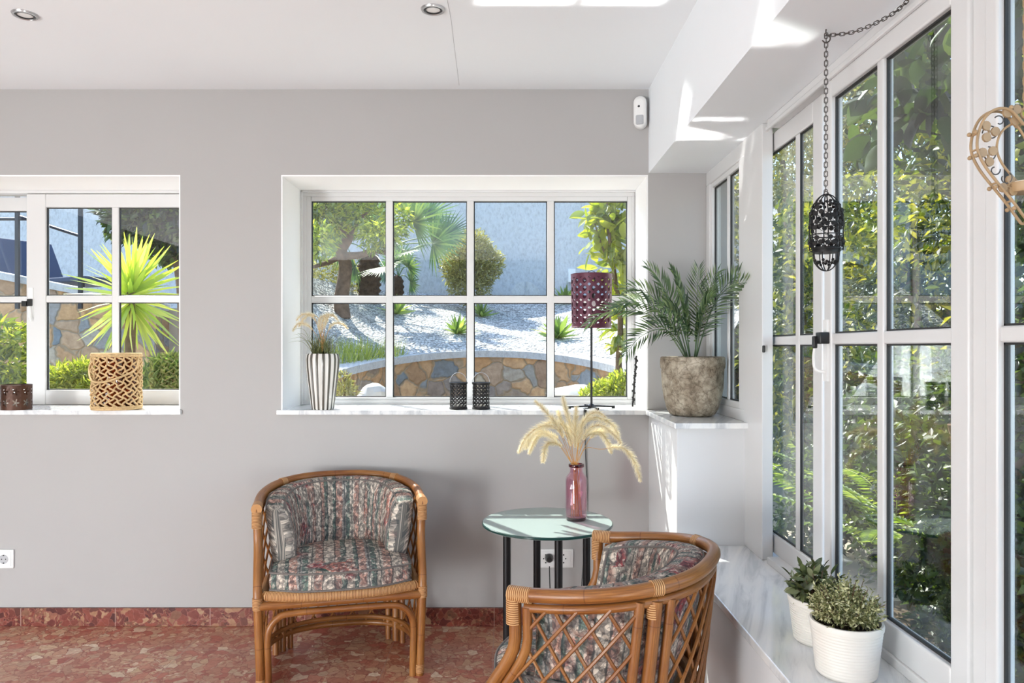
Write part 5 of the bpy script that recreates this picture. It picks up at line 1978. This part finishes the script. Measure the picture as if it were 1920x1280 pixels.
# ---------------- beyond the left window
SW = 2.15
zt_ = P(0, 496, SW).z
x0, x1 = P(-140, 0, SW).x, P(292, 0, SW).x
t = thing('terrace_wall', 'tall stone terrace wall with a white coping, seen through the left window', 'garden wall', ((x0 + x1) / 2, SW * D, -.02))
m = MB()
m.add([(x0, SW * D, -.02), (x1, SW * D, -.02), (x1, SW * D, zt_ - .45), (x0, SW * D, zt_), (x0, SW * D + .3, -.02), (x1, SW * D + .3, -.02), (x1, SW * D + .3, zt_ - .45), (x0, SW * D + .3, zt_)],
      [(0, 1, 2, 3), (7, 6, 5, 4), (3, 2, 6, 7), (1, 5, 6, 2), (0, 3, 7, 4)])
m.build('stonework', M['stone'], t, smooth=False, world=True)
m = MB()
m.add([(x0, SW * D - .03, zt_), (x1, SW * D - .03, zt_ - .45), (x1, SW * D - .03, zt_ - .38), (x0, SW * D - .03, zt_ + .07), (x0, SW * D + .33, zt_), (x1, SW * D + .33, zt_ - .45), (x1, SW * D + .33, zt_ - .38), (x0, SW * D + .33, zt_ + .07)],
      [(0, 1, 2, 3), (7, 6, 5, 4), (3, 2, 6, 7), (1, 5, 6, 2), (0, 3, 7, 4)])
m.build('coping', M['cap'], t, smooth=False, world=True)
structure('ground_terrace', MB().box(-10, -2.7, SW * D + .3, FW, -.02, zt_ - .42), M['paving'])
# garden steps up to the terrace
st_t = thing('garden_steps', 'stone garden steps climbing at the right of the left window', 'steps', (x1 + .4, SW * D - .4, -.02))
for k in range(8):
    z1 = .15 + .20 * k + .30
    MB().box(x1 + .02, x1 + 1.0, SW * D - .9 + .30 * k, SW * D - .6 + .30 * k, -.02, z1).build('tread', M['stone'], st_t, smooth=False, bevel=.015, world=True)
# railing on the terrace wall
t = thing('terrace_railing', 'black metal railing on the stone terrace wall', 'railing', ((x0 + x1) / 2, SW * D + .15, zt_))
m = MB()
for px in (-90, 34, 152):
    a = P(px, 560, SW - .02); a.y = SW * D - .08
    b_ = P(px, 380, SW - .02); b_.y = a.y
    MB().box(a.x - .018, a.x + .018, a.y - .015, a.y + .015, a.z - .1, b_.z + .12).build('post', M['rail'], t, smooth=False, world=True)
for (xa, ya, xb, yb_) in ((-140, 411, 60, 411), (34, 405, 152, 443)):
    a, b_ = P(xa, ya, SW - .02), P(xb, yb_, SW - .02)
    a.y = b_.y = SW * D - .08
    MB().tube([a, b_], .015, 8).build('rail', M['rail'], t, world=True)


def lounger(px, r, rz, label):
    p = P(px, 0, r); p.z = zt_ - .42
    t = thing('sun_lounger', label, 'sun lounger', p, rz, 'dark loungers on the terrace')
    MB().box(-.32, .32, -1.2, .1, .33, .39).build('seat', M['lounger'], t, bevel=.015)
    MB().obox((0, .28, .62), (.32, 0, 0), (0, .03, 0), (0, .17, .30)).build('backrest', M['lounger'], t, bevel=.015)
    for sx in (-.28, .28):
        for sy in (-1.1, 0):
            MB().box(sx - .02, sx + .02, sy - .02, sy + .02, 0, .33).build('leg', M['rail'], t)
    return t


lounger(0, 2.66, .15, 'dark blue lounger on the terrace behind the left railing post')
lounger(88, 2.62, 1.1, 'dark blue lounger with a raised back beside the right railing post')
# yucca close to the left window
ry = 1.72
c = P(246, 545, ry)
b3 = Vector((c.x, c.y, -.02))
t = thing('yucca', 'bright spiky yucca on a stem in the left window', 'yucca', b3)
m = MB()
m.tube(catmull([(0, 0, 0), (.02, 0, .5), (-.01, 0, 1.0), (0, 0, c.z - b3.z)], 6), .04, 10).build('stem', M['bark'], t)
lb = LB()
n = 120
d, ln, po = [], [], []
for q in range(n):
    a = q * 2.399; u = q / n
    e = -1.15 + 2.65 * u
    d.append((math.cos(a) * math.cos(e), math.sin(a) * math.cos(e), math.sin(e)))
    ln.append(.50 * (.8 + .3 * random.random()) * (1 - .12 * u)); po.append((0, 0, c.z - b3.z - .12 + .16 * u))
lb.leaves(np.array(po), np.array(d), np.array(ln), .042, BLADE)
lb.build('leaves', M['yucca'], t)
# dark tree crown at the top right of the left window
rt_ = 2.05
bt_ = P(345, 0, rt_); bt_.z = -.02
foliage('dark_tree', 'dark glossy tree crown at the top of the left window, behind the yucca', 'tree', bt_,
        [E(300, 410, 62, rt_), E(250, 400, 40, rt_), E(225, 425, 26, rt_), E(330, 450, 40, rt_), E(290, 370, 70, rt_), E(350, 400, 60, rt_), E(205, 395, 20, rt_), E(310, 470, 26, rt_)], 4200, .10, .045, 'deep', tmpl=ROUND, shell=.3,
        trunk=[([bt_, P(345, 600, rt_), P(330, 480, rt_), P(300, 400, rt_)], .07, .03)])
foliage('herb_shrub', 'fine pale-green shrub at the foot of the yucca, left of the woven lantern', 'shrub', G0(140, 1.62),
        [E(130, 715, 36, 1.62), E(160, 700, 30, 1.62), E(100, 720, 30, 1.62), E(180, 730, 30, 1.6)], 2600, .06, .011, 'grass', droop=-.5, shell=.15, rnd=1.2, trunk=[([G0(140, 1.62), P(138, 735, 1.62), P(144, 700, 1.62)], .014, .005)])
foliage('yellow_shrub', 'yellow-green shrub right of the woven lantern', 'shrub', G0(315, 1.6),
        [E(318, 695, 32, 1.6), E(290, 720, 34, 1.58), E(330, 720, 36, 1.6)], 2200, .075, .013, 'agave', droop=-.6, shell=.15, rnd=1.2, trunk=[([G0(315, 1.6), P(313, 735, 1.6), P(319, 700, 1.6)], .014, .005)])
foliage('leafy_shrub', 'light green leafy shrub behind the left sliding pane', 'shrub', G0(15, 1.55),
        [E(15, 690, 34, 1.55), E(30, 640, 26, 1.55), E(0, 630, 30, 1.55), E(10, 730, 36, 1.55), E(-30, 690, 40, 1.55)], 1300, .075, .026, 'olive', droop=-.2, trunk=[([G0(15, 1.55), P(13, 735, 1.55), P(19, 700, 1.55)], .014, .005)])

# ---------------- beyond the glazed side
def hedge(x, y, rx, ry_, z0, z1, n, mat, label, name='garden_shrub', ln=.07, wd=.035, tmpl=LEAF, trunk=True, shell=.35, k=6):
    bl = []
    for q in range(k):
        u = (q + .5) / k
        bl.append((Vector((x + random.uniform(-.35, .35) * rx, y + random.uniform(-.35, .35) * ry_, z0 + (z1 - z0) * u)), (rx * random.uniform(.6, .9), ry_ * random.uniform(.6, .9), (z1 - z0) / k * 1.1)))
    tr = [([Vector((x, y, -.02)), Vector((x + .08, y + .05, z0 + .3 * (z1 - z0))), Vector((x - .1, y, z0 + .75 * (z1 - z0)))], .06, .02),
          ([Vector((x + .05, y, z0 + .2 * (z1 - z0) + .1)), Vector((x + .3 * rx, y - .2 * ry_, z0 + .6 * (z1 - z0))), Vector((x + .5 * rx, y - .3 * ry_, z0 + .9 * (z1 - z0)))], .03, .01)] if trunk else None
    return foliage(name, label, 'shrub', (x, y, -.02), bl, n, ln, wd, mat, 'shrubs beyond the glazed side', tr, tmpl, shell, .15, .9)


hedge(3.1, 8.0, .75, .8, .4, 2.55, 5200, 'hedge', 'sunny yellow-green shrub through the far sliding pane, below the white pillar', ln=.085, wd=.035)
hedge(2.35, 5.9, .55, .6, .5, 2.35, 3600, 'hedge', 'mixed yellow and green shrub seen through the far sliding pane', ln=.075, wd=.035)
hedge(2.75, 5.0, .65, .65, .6, 2.4, 4200, 'hedge', 'leafy hedge shrub behind the meeting stile of the sliding sashes', ln=.075, wd=.036)
hedge(2.65, 4.0, .6, .55, .7, 2.45, 3600, 'hedge', 'tall hedge shrub at the middle of the near sliding pane', ln=.07, wd=.036)
hedge(2.45, 3.1, .55, .5, .4, 2.35, 3400, 'deep', 'dark leafy shrub at the right of the near sliding pane', ln=.07, wd=.036)
hedge(2.2, 2.2, .5, .5, .2, 2.6, 3000, 'hedge', 'green shrub behind the pane at the right edge', ln=.07, wd=.036)
hedge(1.72, 2.75, .36, .42, .05, .74, 3600, 'deep', 'dark low bush close outside the near sliding pane', ln=.042, wd=.022)
hedge(1.62, 2.05, .34, .4, .05, .85, 3000, 'deep', 'dark low bush outside the pane at the right edge', ln=.042, wd=.022)
hedge(1.98, 3.15, .34, .5, .0, 1.3, 3600, 'deep', 'dark dense shrub behind the low bush, outside the near sliding pane', ln=.055, wd=.03)
hedge(2.15, 4.05, .38, .5, .0, 1.2, 3600, 'deep', 'dark dense shrub behind the large fern', ln=.055, wd=.03)
hedge(2.45, 5.3, .4, .6, .0, 1.2, 3600, 'deep', 'dark dense shrub farther back along the glazed side', ln=.06, wd=.03)
hedge(2.55, 8.5, .5, .6, .3, 3.3, 4200, 'hedge', 'tall slim shrub seen through the narrow pane above the pier', ln=.075, wd=.035)
hedge(1.9, 4.6, .35, .5, .0, .62, 2400, 'deep', 'low dark bush outside the far sliding pane', ln=.05, wd=.024)
foliage('broadleaf_tree', 'dark tree with large round leaves hanging over the near sliding pane', 'tree', (2.5, 3.6, -.02),
        [(Vector((2.0, 3.5, 2.55)), (.40, .5, .32)), (Vector((2.3, 3.9, 2.85)), (.5, .5, .4)), (Vector((2.1, 3.0, 2.75)), (.4, .4, .35)), (Vector((2.6, 4.6, 3.0)), (.6, .6, .5)), (Vector((2.1, 2.3, 2.9)), (.45, .5, .4))],
        700, .17, .10, 'deep', tmpl=ROUND, shell=.1, trunk=[([Vector((2.5, 3.6, -.02)), Vector((2.45, 3.6, 1.2)), Vector((2.3, 3.6, 2.4)), Vector((2.1, 3.4, 2.8))], .05, .02)])
# hedge trees at the plot boundary, one behind another
for i, (x, y, lab) in enumerate([(4.6, 10.6, 'tall boundary tree farthest back beyond the glazed side'), (4.7, 9.0, 'tall boundary tree right behind the white pillar'), (4.6, 7.3, 'tall boundary tree in the middle of the row beyond the glazed side'),
                                 (4.6, 5.6, 'tall boundary tree behind the near sliding pane'), (4.5, 3.9, 'tall boundary tree nearest the house'), (4.3, 2.2, 'tall boundary tree behind the pane at the right edge')]):
    hedge(x, y, 1.1, 1.1, .3, 5.6, 6500, 'hedge' if i % 2 else 'deep', lab, 'boundary_tree', .12, .055, k=7)
foliage('dry_tree', 'brownish sparse tree beyond the far sliding pane, above the white pillar', 'tree', (3.5, 9.2, -.02),
        [(Vector((3.45, 9.2, 3.5)), (.75, .7, .7)), (Vector((3.2, 8.9, 4.2)), (.6, .6, .5)), (Vector((3.9, 9.4, 4.2)), (.8, .7, .7)), (Vector((3.0, 9.0, 3.1)), (.4, .4, .5))],
        5200, .085, .032, 'bushdry', trunk=[([Vector((3.5, 9.2, -.02)), Vector((3.5, 9.2, 2.0)), Vector((3.4, 9.2, 3.6))], .06, .03)], shell=.2)
t = thing('garden_pillar', 'white roughcast pillar with a flat cap above the shrubs', 'pillar', (3.72, 10.0, -.02))
MB().box(-.14, .14, -.14, .14, 0, 3.26).build('shaft', M['farwall'], t, smooth=False)
MB().box(-.19, .19, -.19, .19, 3.26, 3.40).build('cap', M['cap'], t, smooth=False, bevel=.015)


def fern(x, y, n, L, label):
    t = thing('fern', label, 'fern', (x, y, -.02), group='ferns outside the sliding panes')
    lb, sm = LB(), MB()
    h0 = .12
    for q in range(n):
        a = 2 * PI * q / n + random.uniform(-.2, .2)
        e = random.uniform(.6, 1.35)
        d = Vector((math.cos(a) * math.cos(e), math.sin(a) * math.cos(e), math.sin(e)))
        tip = d * L * random.uniform(.8, 1.1) + Vector((math.cos(a) * .18, math.sin(a) * .18, -.10))
        pts = resample(catmull([Vector((0, 0, h0)), Vector((0, 0, h0)) + d * L * .5 + Vector((0, 0, .05)), tip + Vector((0, 0, h0))], 10), 34)
        sm.tube(pts, .003, 5)
        pos, dr, ln = [], [], []
        for i in range(4, 33):
            tg = (pts[i + 1] - pts[i - 1]).normalized() if i < 33 else d
            sd = tg.cross(Vector((0, 0, 1))).normalized()
            for s in (-1, 1):
                pos.append(tuple(pts[i])); dr.append(tuple(sd * s + tg * .35)); ln.append(.085 * math.sin(PI * (.12 + .86 * (1 - i / 34))) + .006)
        lb.leaves(np.array(pos), np.array(dr), np.array(ln), .02, LEAF, np.tile([[0, 0, 1.0]], (len(pos), 1)))
    lb.build('fronds', M['fern'], t); sm.build('stalks', M['fern'], t)
    return t


fern(1.95, 3.75, 14, .82, 'large fern just outside the near sliding pane')
fern(2.0, 4.9, 13, .80, 'fern outside the far sliding pane')
fern(2.05, 3.2, 12, .82, 'fern between the dark bushes outside the near sliding pane')
# ------------------------------------------------------------------ light and camera
w = bpy.data.worlds.new('sky')
SC.world = w
w.use_nodes = True
t = w.node_tree
t.nodes.clear()
sky = t.nodes.new('ShaderNodeTexSky')
sky.sky_type = 'NISHITA'
sky.sun_disc = False
sky.sun_elevation = math.radians(43)
sky.sun_rotation = math.radians(320)
sky.altitude = 50
bg = t.nodes.new('ShaderNodeBackground')
bg.inputs['Strength'].default_value = 0.6
out = t.nodes.new('ShaderNodeOutputWorld')
t.links.new(sky.outputs[0], bg.inputs['Color'])
t.links.new(bg.outputs[0], out.inputs['Surface'])

SUN = Vector((.64, -1.0, -1.30)).normalized()
l = bpy.data.lights.new('sun', 'SUN')
l.energy = 10.0
l.angle = math.radians(.53)
l.color = (1.0, .95, .86)
o = bpy.data.objects.new('sun', l)
COL.objects.link(o)
o.rotation_euler = SUN.to_track_quat('-Z', 'Y').to_euler()


def area(name, loc, aim, sx, sy, power, col):
    l = bpy.data.lights.new(name, 'AREA')
    l.shape = 'RECTANGLE'; l.size = sx; l.size_y = sy; l.energy = power; l.color = col
    o = bpy.data.objects.new(name, l)
    COL.objects.link(o)
    o.location = loc
    o.rotation_euler = (Vector(aim) - Vector(loc)).to_track_quat('-Z', 'Y').to_euler()
    return o


# added fill lamps in front of the solid unseen walls, standing in for daylight
area('left_rear_fill', (XL + .12, -1.75, .75), (-.6, .6, 1.6), 1.5, 1.4, 80, (.955, .985, 1.0))
area('left_low_fill', (XL + .12, .9, .38), (-.2, 1.6, 2.4), 2.6, .6, 42, (.955, .985, 1.0))
area('rear_fill', (-3.25, YF + .12, .75), (-1.6, 2.0, 1.9), 1.1, 1.4, 125, (.955, .985, 1.0))
area('right_rear_fill', (XG - .10, -1.4, .28), (-.6, .4, 2.3), .8, .4, 100, (.955, .985, 1.0))

# added narrow lamps imitating sun reflected off the marble sill, per pane column
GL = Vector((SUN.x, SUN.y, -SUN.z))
def bounce_lamp(name, c, sx, sy, power, spread):
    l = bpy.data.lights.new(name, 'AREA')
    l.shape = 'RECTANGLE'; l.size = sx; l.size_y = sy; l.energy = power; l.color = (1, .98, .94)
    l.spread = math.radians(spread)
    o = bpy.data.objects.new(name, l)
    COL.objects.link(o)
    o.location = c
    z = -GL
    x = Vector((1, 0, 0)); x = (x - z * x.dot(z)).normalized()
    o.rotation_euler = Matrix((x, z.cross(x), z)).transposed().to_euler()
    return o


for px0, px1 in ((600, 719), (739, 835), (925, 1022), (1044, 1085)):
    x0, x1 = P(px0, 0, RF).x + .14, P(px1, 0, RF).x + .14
    bounce_lamp('sill_bounce_lamp', ((x0 + x1) / 2, 3.66, SILL + .012), x1 - x0, .17, .7 * (x1 - x0), 1.4)
    bounce_lamp('sill_bounce_lamp', ((x0 + x1) / 2 + .07, 3.50, SILL + .012), x1 - x0, .03, .18 * (x1 - x0), 1.6)
bounce_lamp('table_bounce_lamp', (-.02, tc.y + .06, TZ + .006),   .16, .14, .09, 1.8)  # added lamp imitating sun reflected by the table top

cam = bpy.data.cameras.new('camera')
cam.sensor_fit = 'HORIZONTAL'
cam.sensor_width = 36
cam.lens = 36 * F / 1920
cam.shift_x = (960 - VX) / 1920
cam.shift_y = (VY - 640) / 1920
cam.clip_start = .05
cam.clip_end = 200
o = bpy.data.objects.new('camera', cam)
COL.objects.link(o)
o.location = (0, 0, EYE)
o.rotation_euler = (PI / 2, 0, 0)
SC.camera = o

SC.view_settings.view_transform = 'Standard'
SC.view_settings.look = 'None'
SC.view_settings.gamma = 1
SC.view_settings.exposure = 0.35
SC.view_settings.use_curve_mapping = False
SC.cycles.blur_glossy = 0.0
